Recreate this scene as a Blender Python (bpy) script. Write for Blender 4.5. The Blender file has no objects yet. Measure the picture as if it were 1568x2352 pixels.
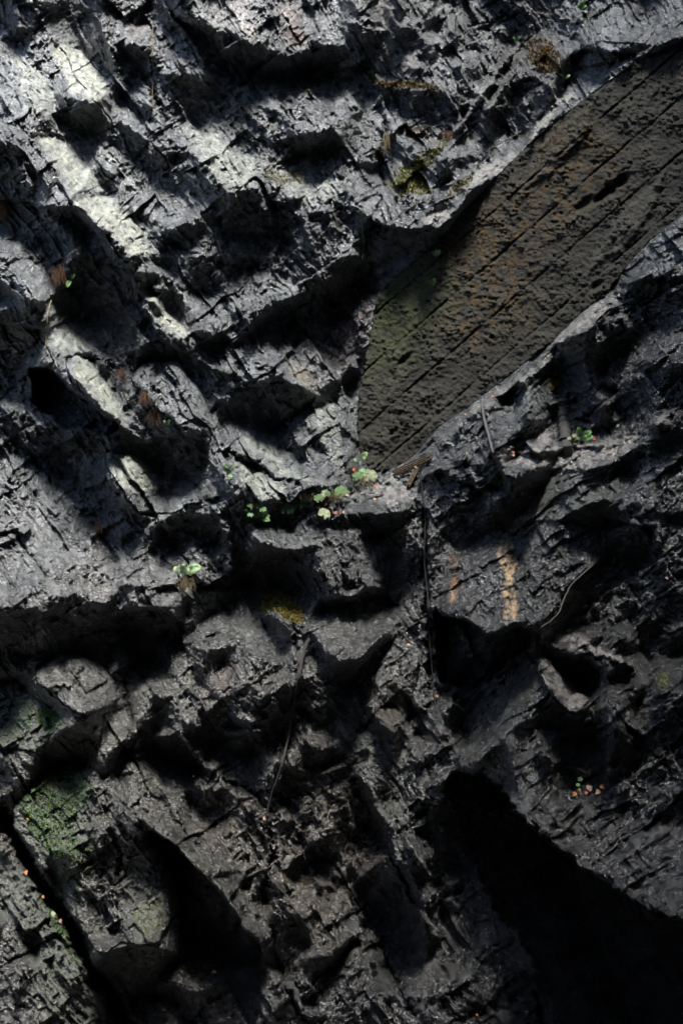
import bpy, math, random
import numpy as np
from mathutils import Vector

# ------------------------------------------------------------------ camera, world, sun
SC = bpy.context.scene
COL = SC.collection
D = 11.0                      # camera to the middle of the rock face, metres
S = 5.0 / 1568.0              # metres per traced pixel at that distance
ZC = 4.3                      # camera height
camd = bpy.data.cameras.new('camera')
cam = bpy.data.objects.new('camera', camd)
COL.objects.link(cam)
cam.location = (0, -D, ZC)
cam.rotation_euler = (math.radians(90), 0, 0)
camd.sensor_fit = 'VERTICAL'
camd.sensor_height = 36
camd.lens = 36 * D / (2352 * S)
camd.clip_start = 0.1
camd.clip_end = 500
SC.camera = cam

SUN_EL, SUN_AZ = 63.0, 15.0   # azimuth measured from straight behind the camera towards the right
world = bpy.data.worlds.new('World')
SC.world = world
world.use_nodes = True
wn = world.node_tree
sky = wn.nodes.new('ShaderNodeTexSky')
sky.sky_type = 'NISHITA'
sky.sun_disc = False
sky.sun_elevation = math.radians(SUN_EL)
sky.sun_rotation = math.radians(180 - SUN_AZ)
wn.nodes['Background'].inputs['Strength'].default_value = 0.08
wn.links.new(sky.outputs['Color'], wn.nodes['Background'].inputs['Color'])

sund = bpy.data.lights.new('sun', 'SUN')
sund.energy = 5.0
sund.angle = math.radians(20)
sund.color = (1.0, 0.97, 0.92)
sun = bpy.data.objects.new('sun', sund)
COL.objects.link(sun)
el, az = math.radians(SUN_EL), math.radians(SUN_AZ)
sdir = Vector((math.cos(el) * math.sin(az), -math.cos(el) * math.cos(az), math.sin(el)))
sun.rotation_euler = sdir.to_track_quat('Z', 'Y').to_euler()
sun.location = sdir * 30
SC.view_settings.view_transform = 'Standard'
SC.view_settings.look = 'None'
SC.view_settings.gamma = 1
SC.view_settings.exposure = 2.65
SC.cycles.max_bounces = 4
SC.cycles.diffuse_bounces = 2

# ------------------------------------------------------------------ numpy noise
_T = np.random.RandomState(7).rand(1 << 16).astype(np.float32)
def _h(ix, iy, s):
    k = (ix.astype(np.int32) * np.int32(7919)) ^ (iy.astype(np.int32) * np.int32(31337)) ^ np.int32((s * 40503 + 977) & 0xffff)
    k = k ^ (k >> 7)
    return _T[(k * np.int32(40499)) & 0xffff]

def vnoise(x, y, s=0):
    x = np.asarray(x, np.float32); y = np.asarray(y, np.float32)
    ix = np.floor(x); iy = np.floor(y)
    fx = x - ix; fy = y - iy
    ux = fx * fx * fx * (fx * (fx * 6 - 15) + 10); uy = fy * fy * fy * (fy * (fy * 6 - 15) + 10)
    def g(dx, dy):
        a = _h(ix + dx, iy + dy, s) * 6.2831853
        return np.cos(a) * (fx - dx) + np.sin(a) * (fy - dy)
    a = g(0, 0); b = g(1, 0); c = g(0, 1); d = g(1, 1)
    return ((a + (b - a) * ux) + ((c + (d - c) * ux) - (a + (b - a) * ux)) * uy) * 1.5

def fbm(x, y, o=4, s=0, gain=0.5):
    r = 0; a = 1; t = 0
    for i in range(o):
        r = r + a * vnoise(x * 2 ** i + 17.3 * i, y * 2 ** i - 9.1 * i, s + i); t += a; a *= gain
    return r / t

def ridged(x, y, o=4, s=0, gain=0.55):
    r = 0; a = 1; t = 0
    for i in range(o):
        r = r + a * (1 - np.abs(vnoise(x * 2 ** i + 7.7 * i, y * 2 ** i + 3.1 * i, s + i)) * 2); t += a; a *= gain
    return r / t

def facets(x, y, s=0, tilt=0.8, jit=0.9, bias=0.0):
    """upper envelope of randomly tilted planes: angular, broken stone"""
    ix = np.floor(x); iy = np.floor(y)
    best = np.full(x.shape, -9.0)
    for dx in (-1, 0, 1):
        for dy in (-1, 0, 1):
            cx = ix + dx; cy = iy + dy
            px = cx + 0.5 + (_h(cx, cy, s) - 0.5) * jit; py = cy + 0.5 + (_h(cx, cy, s + 11) - 0.5) * jit
            ax = (_h(cx, cy, s + 22) - 0.5) * 2 * tilt; ay = (_h(cx, cy, s + 33) - 0.5) * 2 * tilt + bias
            ox = x - px; oy = y - py
            v = ax * ox + ay * oy + _h(cx, cy, s + 44) * 0.45 - 0.13 * (ox * ox + oy * oy)
            best = np.maximum(best, v)
    return best

def chips(x, y, s=0, tilt=0.8, jit=0.95, drop=0.5):
    """each cell a flat tilted chip with broken edges"""
    ix = np.floor(x); iy = np.floor(y)
    bd = np.full(x.shape, 99.0); best = np.zeros(x.shape)
    for dx in (-1, 0, 1):
        for dy in (-1, 0, 1):
            cx = ix + dx; cy = iy + dy
            ox = x - (cx + 0.5 + (_h(cx, cy, s) - 0.5) * jit); oy = y - (cy + 0.5 + (_h(cx, cy, s + 11) - 0.5) * jit)
            d = np.maximum(np.abs(ox * 1.0 + oy * 0.45), np.abs(oy - 0.35 * ox)) + _h(cx, cy, s + 55) * 0.25
            v = (_h(cx, cy, s + 22) - 0.5) * 2 * tilt * ox + (_h(cx, cy, s + 33) - 0.5) * 2 * tilt * oy + _h(cx, cy, s + 44) * drop
            m = d < bd
            bd = np.where(m, d, bd); best = np.where(m, v, best)
    return best

# ------------------------------------------------------------------ grid over the rock face (coordinates in traced pixels)
STEP = 2.2
GX = np.arange(-240, 1810, STEP); GY = np.arange(-260, 2640, STEP)
X, Y = np.meshgrid(GX.astype(np.float32), GY.astype(np.float32))
NY, NX = X.shape

def blur(a, px):
    py_, px_ = 64, 64
    b = np.pad(a, ((py_, py_), (px_, px_)), mode='edge')
    fy = np.fft.fftfreq(b.shape[0])[:, None]; fx = np.fft.rfftfreq(b.shape[1])[None, :]
    k = np.exp(-2 * (math.pi * px / STEP) ** 2 * (fx * fx + fy * fy))
    return np.fft.irfft2(np.fft.rfft2(b) * k, s=b.shape)[py_:-py_, px_:-px_]

def inpoly(pts, xx, yy):
    r = np.zeros(xx.shape, bool)
    n = len(pts)
    for i in range(n):
        x1, y1 = pts[i]; x2, y2 = pts[(i + 1) % n]
        if y1 == y2: continue
        c = (yy >= min(y1, y2)) & (yy < max(y1, y2))
        r ^= c & (xx < (x2 - x1) * (yy - y1) / (y2 - y1) + x1)
    return r

WX = X + 8 * fbm(X / 46, Y / 46, 3, 5) + 5 * fbm(X / 9, Y / 9, 2, 8)
WY = Y + 8 * fbm(X / 46, Y / 46, 3, 6) + 5 * fbm(X / 9, Y / 9, 2, 9)

def mask(pts, warp=True):
    """boolean raster of a polygon; only its bounding box is tested"""
    m = np.zeros(X.shape, bool)
    xs = [p[0] for p in pts]; ys = [p[1] for p in pts]
    i0 = max(0, int((min(ys) - 24 - GY[0]) / STEP)); i1 = min(NY, int((max(ys) + 24 - GY[0]) / STEP) + 2)
    j0 = max(0, int((min(xs) - 24 - GX[0]) / STEP)); j1 = min(NX, int((max(xs) + 24 - GX[0]) / STEP) + 2)
    if i1 <= i0 or j1 <= j0: return m
    A, B = (WX, WY) if warp else (X, Y)
    m[i0:i1, j0:j1] = inpoly(pts, A[i0:i1, j0:j1], B[i0:i1, j0:j1])
    return m

K = 1568.0 / 2500
def P(c, flat):
    """points read off one of the enlarged views A..H -> traced pixels; points on the rim are pushed outwards"""
    x0, y0 = {'A': (0, 0), 'B': (1250, 0), 'C': (0, 940), 'D': (1250, 940), 'E': (0, 1880), 'F': (1250, 1880),
              'G': (0, 2810), 'H': (1250, 2810), 'I': (500, 2100), 'J': (700, 2850), 'L': (1700, 1000), 'M': (1600, 1900), 'Z': (0, 0)}[c]
    sc = {'I': 1.568, 'J': 0.896, 'L': 1.12, 'M': 0.9956}.get(c, 1.2544)
    r = []
    for i in range(0, len(flat), 2):
        x, y = flat[i], flat[i + 1]
        if c == 'Z': u, v = x, y
        else: u, v = (x / sc + x0) * K, (y / sc + y0) * K
        if u < 3: u = -400
        if u > 1564: u = 1968
        if v < 3: v = -400
        if v > 2348: v = 2800
        r.append((u, v))
    return r
# ------------------------------------------------------------------ lie of the rock: which way each facet faces
# view | steepness towards the sky (9 = lies back, 0 = undercut) | outline
FACETS = '''
A 4 0 0 1568 0 1568 1179 0 1179
B 2.6 0 0 1568 0 1568 1179 0 1179
C 2 0 0 1568 0 1568 1179 0 1179
D 2.2 0 0 1568 0 1568 1179 0 1179
E 2.6 0 0 1568 0 1568 1166 0 1166
F 2 0 0 1568 0 1568 1166 0 1166
G 2.6 0 0 1568 0 1568 1179 0 1179
H 1.2 0 0 1568 0 1568 1179 0 1179
A 1 0 0 50 0 60 60 100 110 150 150 140 200 60 190 40 120 0 60
A 6 60 30 100 30 120 90 90 100
A 6 180 80 280 60 320 100 350 180 300 200 220 230 150 150
A 1 320 60 400 0 440 0 470 120 520 230 530 340 500 340 430 270 360 180
A 7 50 230 110 230 200 350 260 470 230 560 150 480 90 380 50 300
A 5.5 0 230 30 240 60 350 130 500 180 590 130 580 60 480 0 440
A 9 230 220 300 200 370 240 430 290 510 350 490 420 440 470 380 440 330 400 290 330 240 270
A 1 250 430 330 450 400 470 470 480 480 580 500 640 440 620 380 600 320 600 280 560
A 1 0 620 60 650 110 740 200 800 240 900 210 930 100 900 0 880
A 5 65 705 110 750 170 840 150 840 90 770
A 8 150 600 250 620 330 660 390 760 430 800 490 880 440 880 400 850 330 895 310 820 230 730 170 660
A 1 440 740 520 800 540 870 500 880 440 800
A 7 440 670 500 720 570 770 620 850 570 850 520 790 460 730
A 1.5 530 560 600 570 700 620 720 700 800 760 720 800 640 760 560 690 500 650
A 6 500 450 560 450 620 510 690 570 690 620 620 590 550 520
A 1 520 380 620 450 690 490 700 560 640 510 560 440
A 0.3 0 860 0 1000 30 1030 120 1100 200 1179 570 1179 540 1150 500 1070 430 1020 330 950 180 930 80 900
A 4 225 985 290 1010 390 1070 420 1179 370 1179 330 1090 270 1040
A 6 0 1020 60 1050 120 1110 180 1179 0 1179
A 8 340 920 450 900 520 920 600 1000 660 1070 700 1140 700 1179 590 1179 560 1120 510 1060 440 1010 380 960
A 6 450 20 520 20 560 60 640 80 690 130 700 240 640 200 570 180 520 130
A 1 560 200 700 210 720 330 640 370 570 280
A 1 700 0 830 60 900 90 960 100 1010 170 1060 250 1050 320 980 240 900 180 780 130 700 80
A 5.5 730 190 820 170 900 200 980 250 1050 340 1040 370 960 340 870 330 790 270 730 240
A 7 830 0 1080 0 1210 190 1170 200 1090 130 1060 150 990 130 930 90 860 50
A 9 1090 70 1140 80 1200 180 1150 180 1100 130
A 0.8 1060 160 1200 210 1310 260 1440 240 1450 300 1380 340 1290 350 1190 350 1110 300 1060 260
A 6 1100 0 1260 0 1400 20 1440 180 1430 230 1340 240 1310 200 1310 250 1260 220 1190 130 1130 60
A 8 1270 30 1350 20 1390 110 1330 120 1280 70
A 5 1400 50 1480 40 1568 150 1568 220 1480 170 1420 150
A 1 1440 190 1568 220 1568 330 1450 310
A 6 1190 370 1300 350 1420 350 1568 400 1568 530 1540 590 1400 600 1320 560 1260 470
A 1 1400 600 1470 610 1540 590 1568 620 1568 680 1450 690 1400 720 1330 690 1290 640
A 5 1060 330 1180 360 1210 420 1230 540 1180 550 1100 480 1060 400
A 2.8 720 330 860 350 920 460 1000 520 930 530 830 500 740 430
A 7 740 560 880 560 1000 600 1070 680 1180 720 1200 760 1140 870 1080 890 1030 850 960 780 860 680 760 620
A 7 1180 740 1300 760 1440 780 1568 830 1568 930 1480 970 1420 960 1350 900 1270 860 1180 860
A 2 830 800 940 830 1050 890 1180 880 1250 1000 1260 1080 1160 1080 1040 1060 1000 960 900 880
A 1 1250 880 1340 930 1400 1040 1450 1179 1330 1179 1280 1060
A 6.3 640 850 800 880 900 980 880 1020 780 1040 700 1000 620 930
A 3 900 1000 1000 960 1080 1000 1130 1100 1000 1100 880 1060
A 1.5 740 1060 880 1020 900 1100 820 1130 760 1120
A 4 1400 980 1480 970 1568 1010 1568 1179 1480 1179 1430 1080
B 6 0 380 60 360 130 420 200 560 200 640 150 700 180 740 0 740
B 7 0 740 60 760 180 780 200 860 160 960 120 1000 60 900 0 860
B 8 330 130 430 110 470 190 400 210
B 5 530 60 570 20 610 90 540 100
B 7 500 240 620 230 640 300 540 300
B 5 380 110 480 30 560 0 470 0 400 40
B 7 0 90 60 95 180 130 180 155 90 115
B 1.5 0 110 120 150 190 180 130 250 70 240 20 160
B 5 280 240 360 220 390 290 430 330 330 310
B 1.7 150 400 430 400 560 470 590 560 500 590 400 530 330 560 220 470
B 6 150 370 280 380 430 385 440 405 330 410 180 400
B 5 190 480 240 490 290 560 240 600 200 560
B 3 340 540 440 560 500 590 440 620 340 610
B 1.7 620 0 1000 0 980 100 880 180 740 200 660 140
B 0.8 750 400 850 320 980 400 940 500 880 620 760 640 720 590
B 7 510 590 560 570 620 480 680 390 740 290 800 200 780 195 700 310 640 400 590 500 540 560
B 7 690 510 740 400 800 320 870 240 850 225 780 290 730 370 690 460 665 500
B 0.2 1040 260 1100 200 1230 220 1330 220 1420 200 1568 30 1568 120 1400 260 1330 280 1200 370 1100 400 1040 360
B 9 865 670 895 570 955 485 1050 440 1050 455 1000 490 950 560 920 610 890 660
B 6.5 1020 265 1045 180 1100 100 1150 0 1125 0 1120 130 1065 210 1035 275
B 5 1130 20 1300 0 1390 40 1430 150 1400 210 1320 180 1280 190 1200 190 1150 120
B 7 1290 150 1350 80 1400 140 1330 190
B 6 480 640 560 580 600 640 620 690 540 720 440 720
B 8 620 790 680 740 750 730 800 690 840 690 790 750 730 790 660 830 570 880 560 850
B 9 370 1030 430 960 510 960 520 990 440 1040
B 7 250 630 330 620 430 640 480 650 470 680 330 670
B 1 220 630 330 700 330 750 250 710
B 4.5 210 830 330 760 420 830 400 900 330 900 250 900
B 7 410 870 470 860 480 920 420 940
B 1.8 340 740 480 740 560 830 500 860 400 830
B 0 120 1000 200 1020 300 1050 370 1050 450 1040 530 980 550 1000 490 1130 470 1179 110 1179
B 5 0 0 170 0 190 100 130 90 60 40
B 6 230 0 330 0 350 120 260 130
B 1 190 0 230 0 220 200 190 130
C 0 0 60 50 90 130 180 210 230 210 380 170 420 110 520 80 640 0 560
C 7 40 40 120 0 210 20 240 90 245 160 220 200 170 190 110 130 60 80
C 6 0 170 40 200 60 240 0 250
C 1 260 0 600 0 640 140 620 200 590 260 600 420 560 470 480 400 400 280 330 200 260 130
C 3 380 280 470 290 560 340 600 430 540 440 460 370
C 7 230 200 280 230 330 280 390 330 430 390 440 430 360 440 300 460 220 400 220 320
C 0.2 220 480 260 530 340 600 450 690 560 760 640 830 600 850 480 850 400 810 380 860 300 820 230 760 160 690 100 620 120 500
C 1.3 350 440 440 440 520 500 580 600 640 720 660 800 600 770 560 670 470 520
C 9 350 450 420 470 470 560 530 640 570 720 600 800 650 820 600 820 540 740 480 700 420 640 370 590 330 530
C 8 300 470 345 480 350 560 330 540 290 500
C 5 420 380 500 450 530 490 470 480
C 1 760 120 820 180 880 270 885 340 830 290 780 220
C 9 630 145 700 170 770 250 820 290 875 360 830 370 760 330 700 280 740 250 690 200
C 6 700 115 760 130 750 150 700 140
C 6 590 20 700 20 860 120 850 140 790 110 720 70 620 70
C 6.3 830 150 930 160 1040 200 1050 290 1000 330 930 310 880 250
C 5 1030 60 1250 60 1380 150 1330 200 1250 200 1180 240 1080 240 1030 140
C 0 890 330 1000 350 1080 370 1180 270 1290 200 1400 150 1450 120 1568 100 1568 180 1480 200 1330 290 1200 340 1120 400 1000 400 880 370
C 0.4 590 430 700 400 820 400 900 480 1050 540 1060 600 1000 710 970 690 900 560 830 470 720 460 620 500
C 6.5 880 420 960 480 1050 530 1000 535 920 475
C 4.7 600 560 640 500 740 470 820 480 900 580 960 680 980 800 960 860 850 830 800 760 700 680 640 620
C 7 820 500 880 570 960 680 920 660 840 590
C 1.5 810 780 960 790 960 860 860 850
C 4.3 1130 370 1300 300 1450 280 1568 300 1568 560 1480 600 1400 600 1300 520 1200 480 1140 430
C 6.5 1220 370 1290 440 1370 500 1450 600 1480 640 1400 600 1320 560 1250 470
C 0.7 1060 590 1180 570 1280 540 1400 600 1450 630 1370 700 1290 760 1250 790 1170 740 1050 720 990 700
C 5 1380 700 1568 650 1568 1040 1500 1030 1420 900 1300 800
C 2 1380 740 1420 760 1500 860 1520 930 1440 860
C 6 990 750 1130 760 1250 800 1300 880 1440 950 1540 1050 1480 1060 1380 1030 1290 1020 1210 940 1090 900 1000 860
C 7.5 1100 840 1200 830 1250 870 1310 970 1380 1020 1290 1010 1210 930 1120 900
C 6 980 900 1060 930 1180 970 1290 1050 1310 1110 1230 1120 1180 1110 1120 1050 1060 980
C 0.3 640 850 800 800 900 880 860 960 880 1010 760 990 690 930 600 890
C 1 880 880 960 900 1040 1020 1100 1110 1120 1179 1000 1179 930 1050 870 960
C 0.8 380 880 470 910 500 1010 570 1100 620 1179 450 1179 400 1090 330 1030 240 1000 240 930 300 850
C 9 475 900 600 905 690 950 740 1060 700 1070 650 1100 600 1070 540 1040 490 980
C 6 540 1040 650 1100 740 1070 850 1030 900 1060 950 1130 870 1140 800 1179 650 1179 580 1110
C 2.5 740 1000 840 1000 860 1030 760 1050
C 6.5 0 575 60 615 150 700 215 790 180 780 100 705 0 625
C 3 400 820 500 840 520 810 590 850 560 850
C 7 515 815 590 850 530 850
C 2.2 0 690 120 760 200 860 240 940 130 900 0 820
C 5 0 880 100 900 220 960 340 1040 420 1179 0 1179
D 3 0 130 120 100 150 350 60 500 0 500
D 6 0 480 60 430 80 500 20 520
D 0.5 0 520 60 500 60 570 0 590
D 6 0 580 70 600 80 720 80 880 70 1000 40 960 0 900
D 0 0 0 190 0 170 180 130 130 0 110
D 1.8 1260 160 1320 100 1420 80 1568 0 1568 560 1500 650 1400 700 1280 700 1180 600 1150 500 1080 380 1180 300 1260 260
D 0.2 1270 120 1390 90 1520 60 1500 180 1400 290 1290 280 1250 230
D 5 650 680 740 630 830 600 930 600 980 620 970 740 900 830 830 870 740 900 700 850 670 750
D 7 840 520 960 520 990 570 940 610 860 590
D 8 570 710 690 640 800 570 900 500 980 490 960 430 990 370 1090 280 1180 200 1250 200 1260 230 1180 260 1100 350 1010 370 980 480 860 560 740 620 650 680 600 740 540 745
D 0.5 800 545 850 565 840 610 770 605
D 0.5 970 400 1100 360 1130 470 1110 610 1050 590 1000 500
D 5 1150 510 1220 530 1200 570 1160 570
D 4.5 1190 570 1300 560 1300 650 1200 640
D 0.3 1010 610 1120 620 1180 700 1180 800 1060 780 1000 700
D 8 930 740 980 770 960 850 930 900 840 890 900 840
D 1 500 780 640 740 690 880 720 920 640 1000 540 960 440 930
D 2.2 920 1040 1050 980 1200 960 1350 880 1500 820 1568 800 1568 1179 830 1179
D 6.7 720 930 780 900 880 900 960 880 1060 870 1180 860 1300 840 1390 830 1380 850 1280 920 1180 960 1060 980 980 1000 930 1010
D 8 1440 720 1500 710 1520 770 1440 780
D 0.3 700 930 740 990 830 1020 900 1010 920 1050 840 1100 770 1120 720 1040 640 990
D 6 420 930 480 940 520 1000 470 1000
D 0.8 340 1040 440 960 540 1010 660 1060 660 1179 330 1179
D 5.5 670 1080 730 1080 740 1110 680 1110
D 7 90 1090 180 1060 240 1010 300 1010 340 1110 300 1150 270 1170 180 1130 110 1130
D 6 0 1110 90 1090 200 1150 180 1179 0 1179
E 4.8 0 0 440 0 470 90 540 200 560 320 500 420 430 400 360 370 300 380 220 370 150 300 80 420 0 540
E 5 560 120 700 140 790 320 720 340 590 330 540 200
E 4 720 150 790 130 860 180 830 220 740 200
E 6 860 160 960 150 1010 200 960 220 900 190
E 3.5 480 30 640 10 700 100 640 130 560 110
E 0.5 740 0 1000 0 1050 100 1000 170 930 120 760 100
E 7 650 0 780 0 730 50 690 50
E 5.5 1140 90 1240 20 1330 60 1420 150 1300 150 1200 130
E 4.6 1400 60 1568 60 1568 380 1500 300 1430 160
E 0.9 1140 130 1200 130 1340 170 1460 260 1480 360 1400 430 1330 390 1240 290 1170 230
E 4.5 1060 170 1110 160 1100 310 1060 280
E 0.4 1110 130 1180 230 1230 280 1180 300 1110 320 1120 230
E 4.6 820 360 1000 340 1120 330 1200 350 1210 450 1350 500 1350 700 1240 800 1100 760 950 700 880 620 860 540 820 440
E 6 1080 480 1170 480 1230 560 1190 640 1100 580
E 6 870 510 960 480 1000 580 900 620
E 0 560 430 720 420 800 460 860 500 850 620 800 620 720 690 620 680 620 560 530 540 500 520
E 0.5 60 440 170 430 200 510 250 600 150 650 80 640 0 560 0 500
E 1.8 200 380 300 380 330 470 440 510 500 510 570 490 430 590 340 640 240 640 200 560
E 5.2 160 720 250 650 380 630 430 660 480 690 520 760 540 850 500 890 370 925 310 900 230 820 160 770
E 4.5 520 600 620 560 620 650 580 690 520 650
E 0.4 0 690 150 740 220 830 300 920 250 950 150 830 60 770 0 780
E 3.2 0 790 80 770 150 830 250 920 300 960 230 1020 200 1110 80 1090 0 1050
E 0 200 1110 240 1010 320 980 380 990 460 1020 400 1130 240 1150
E 4.7 600 700 700 690 800 760 840 900 940 1000 900 1060 830 1010 720 960 640 870
E 6 640 760 740 740 800 830 700 840
E 4.8 480 920 590 900 620 960 560 1060 500 1120 450 1100 470 1000
E 0.4 590 880 660 950 660 1060 580 1100 560 1060 620 960
E 4.8 590 1100 680 1080 830 1130 900 1179 560 1179
E 0.5 930 980 1060 1010 1200 990 1210 1080 1150 1090 1030 1060 960 1020
E 3 1400 600 1568 700 1568 1179 1330 1179 1350 900
E 5.7 1400 500 1568 400 1568 620 1490 600 1440 540
E 0.5 1480 370 1568 375 1568 415 1460 440
F 5 0 60 90 50 200 80 240 230 200 340 90 340 0 260
F 8 40 220 150 240 190 300 140 290 60 240
F 5.5 0 310 90 350 0 380
F 0 80 0 280 0 220 110 200 100 120 100
F 1.8 240 110 370 110 380 400 250 390
F 0.5 0 390 90 370 210 370 250 420 180 400 60 400 0 430
F 4.7 0 430 130 400 220 430 250 500 160 580 90 660 0 660
F 0.3 365 0 400 0 400 400 380 400
F 2.7 420 150 540 130 700 50 800 0 1250 0 1200 200 1060 320 950 400 900 500 740 490 680 550 570 460 500 460 400 370
F 4.3 700 30 780 10 820 80 740 80
F 4 570 460 660 450 680 550 620 520
F 0 400 420 500 470 570 470 680 560 800 500 890 530 880 620 760 700 680 780 600 850 560 940 500 870 540 800 440 780 420 600
F 0 1190 0 1440 60 1430 200 1320 270 1200 240
F 3.2 150 680 250 560 340 570 370 650 330 850 310 930 230 1000 150 930
F 5 150 890 230 900 320 930 240 1000
F 0.3 90 670 180 600 240 560 230 590 160 680 60 780 20 760
F 4.6 280 1060 350 1010 400 1080 350 1140
F 3.2 1200 480 1350 440 1568 420 1568 1179 1200 1179 1200 900 1330 760
F 2.2 600 1000 680 850 800 700 900 680 940 820 1000 900 1060 1000 1000 1100 900 1179 820 1179 760 1030
F 6.7 905 650 950 670 1010 740 1150 850 1080 930 1000 880 950 820
F 6 930 560 1050 530 1100 560 1100 650 1000 620
F 7.5 1110 570 1180 590 1310 650 1340 700 1280 690 1180 640 1110 610
F 0 940 645 1100 655 1250 760 1180 800 1050 740 1000 680
F 5.5 1210 510 1300 500 1330 550 1230 550
F 0.6 600 1150 720 1030 830 1060 860 1100 900 1179 620 1179
F 2.5 0 760 100 860 180 1000 240 1100 200 1179 0 1179
F 4 450 1080 560 990 590 1040 540 1130 480 1130
F 0.3 1480 560 1568 500 1568 600 1500 620
G 3 60 180 240 10 420 0 500 80 560 170 640 250 700 380 780 560 800 680 720 820 640 820 560 800 480 870 400 810 330 700 260 600 150 430 60 280
G 5.5 370 710 500 760 600 800 520 830 480 870 420 820
G 5 480 180 540 230 480 310 380 260 440 240
G 1.2 240 380 340 400 360 480 280 560 230 480
G 5.2 500 60 620 20 740 50 880 20 1000 90 1020 330 900 340 840 390 720 290 640 230 560 150
G 1.5 840 80 1000 100 1030 240 900 220
G 0 660 260 720 300 790 350 850 400 900 470 970 530 1030 600 1080 680 1130 740 1200 800 1220 940 1100 910 960 880 860 850 810 720 790 560 720 420
G 0 470 870 600 810 720 830 850 860 740 980 690 1020 620 1060 560 1110 500 1010 400 900 430 840
G 6.5 970 520 1050 490 1100 510 1070 550 1030 580
G 7 1050 620 1120 550 1140 590 1080 660
G 6.5 1090 690 1180 700 1220 710 1180 760 1130 740
G 6 90 800 160 830 170 930 110 900
G 6 0 640 30 660 20 720 0 720
G 4.3 730 980 850 860 1000 890 1100 930 1040 1000 880 1010
G 5 1220 920 1330 940 1370 1000 1310 1030 1240 980
G 4.5 1380 1090 1440 1070 1450 1130 1400 1150
G 0.5 600 1070 730 980 900 1020 980 1010 950 1090 880 1170 820 1100 700 1020
G 0.5 1140 300 1240 300 1250 360 1160 370
H 2.5 0 0 400 0 420 170 560 300 620 460 500 530 430 560 300 480 200 300 60 100
H 2.7 620 0 1568 0 1568 770 1470 700 1350 630 1260 560 1150 480 1000 370 880 250 780 170
H 6 1010 380 1100 430 1220 480 1210 510 1080 460
H 5 850 230 900 240 930 290 860 260
H 5 330 290 390 300 470 400 400 450 340 420
H 5 215 270 260 230 310 230 240 275
H 3.5 480 470 620 460 500 540
H 2.8 0 500 80 700 200 850 300 1179 0 1179
H 4.5 80 730 200 840 230 900 150 860
H 0.2 200 450 330 620 400 900 450 1000 400 1050 330 900 240 750
H 2.7 400 780 470 880 560 920 520 1000 440 960
H 2.8 530 1150 640 1130 750 1120 800 1060 870 1120 850 1179 530 1179
H 0 430 0 620 0 700 60 780 180 900 290 1000 370 1100 460 1250 550 1350 625 1470 690 1568 760 1568 1179 900 1179 850 900 780 750 640 620 620 500 560 300 450 150
L 1.3 0 600 120 500 380 300 700 0 896 0 896 1120 0 1120
L 7.5 0 580 120 480 200 410 260 370 330 310 370 240 440 210 520 120 620 70 630 130 560 170 500 240 430 250 380 280 360 360 300 380 250 430 160 490 90 540 0 600
L 8 640 40 700 0 740 0 690 30
L 4.5 80 530 170 500 210 560 200 650 150 720 120 700 100 600
L 5.3 240 420 350 380 380 450 380 520 330 600 270 600 240 520
L 7 300 640 360 620 380 700 350 740 250 740 260 690
L 6.5 140 770 220 750 350 750 360 770 250 800 160 830
L 7.7 390 740 450 720 560 640 640 690 740 670 740 690 620 770 520 800 400 800
L 8 780 580 840 575 850 620 790 620
L 6 800 560 896 470 896 490 820 580
L 6 530 390 590 420 560 450 530 440
L 5 560 470 620 490 640 600 600 590 560 540
L 6 590 180 650 160 690 210 620 230
L 3.5 600 300 760 230 896 200 896 280 740 380 680 440 600 470
L 6 100 890 150 890 165 920 100 920
L 3.8 300 870 400 810 520 820 640 800 700 900 500 950 300 1050 150 1090 200 1000
L 0 610 80 700 30 830 50 820 130 700 190 640 150
L 0 570 200 640 190 690 230 680 290 590 330 560 260
L 0 370 290 440 250 500 270 480 320 500 420 480 480 410 450 370 350
L 0.3 420 480 520 450 560 560 560 620 520 600 440 640 400 560
L 0 170 470 210 420 250 460 200 490
L 0.5 220 650 290 630 290 670 230 690
L 0 60 760 140 760 180 830 260 850 240 890 170 900 100 860 60 830
L 0 640 740 760 690 750 780 700 830 620 800
L 0 760 630 850 640 896 700 780 690
L 0 600 1000 700 930 800 980 896 960 896 1100 640 1110
M 1.5 60 150 240 0 896 0 896 1095 320 1095 140 900 240 560 400 420 60 340
M 3.6 80 100 240 30 400 10 600 30 570 160 480 240 460 300 380 370 280 370 190 410 100 350 50 300
M 5.5 210 75 270 75 300 180 290 260 290 350 240 360 235 250
M 4.7 100 350 180 330 195 400 150 390
M 6.3 385 440 470 390 560 380 600 420 540 450 520 490 440 470
M 7.3 540 450 620 470 700 500 730 540 680 530 560 480
M 8 370 490 400 500 460 560 560 620 560 670 500 715 430 660 390 590
M 5 610 390 700 360 740 440 720 460 640 430
M 6 720 490 760 480 780 540 740 640 715 600
M 5.2 800 490 896 440 896 620 820 640 780 560
M 4.2 620 600 700 590 740 680 720 800 680 780 640 700
M 6.3 650 740 690 730 710 790 690 810
M 3.2 240 560 350 500 400 640 380 700 270 760 150 880 100 870 180 700
M 4.3 360 760 440 760 480 850 440 900 380 850
M 2.5 380 900 480 900 560 1000 640 1000 700 1095 330 1095 300 980
M 5.7 400 1020 470 1020 520 1040 440 1045
M 5 620 880 650 870 650 920 620 920
M 4.7 670 930 700 930 710 970 680 980
M 0 0 320 100 360 190 415 290 370 370 400 360 460 260 540 180 610 120 700 60 700 70 640 0 620
M 0 590 60 640 30 800 20 810 110 700 190 620 160
M 0 400 480 520 500 650 580 590 610 480 570 440 530
M 0 150 880 240 790 270 860 300 1000 200 960 130 910
M 0.3 800 430 896 370 896 430 820 470
M 0 560 700 640 680 640 860 600 980 560 900
M 4.7 0 640 100 600 130 630 30 690
M 4.7 20 820 80 760 120 780 80 880
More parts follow.
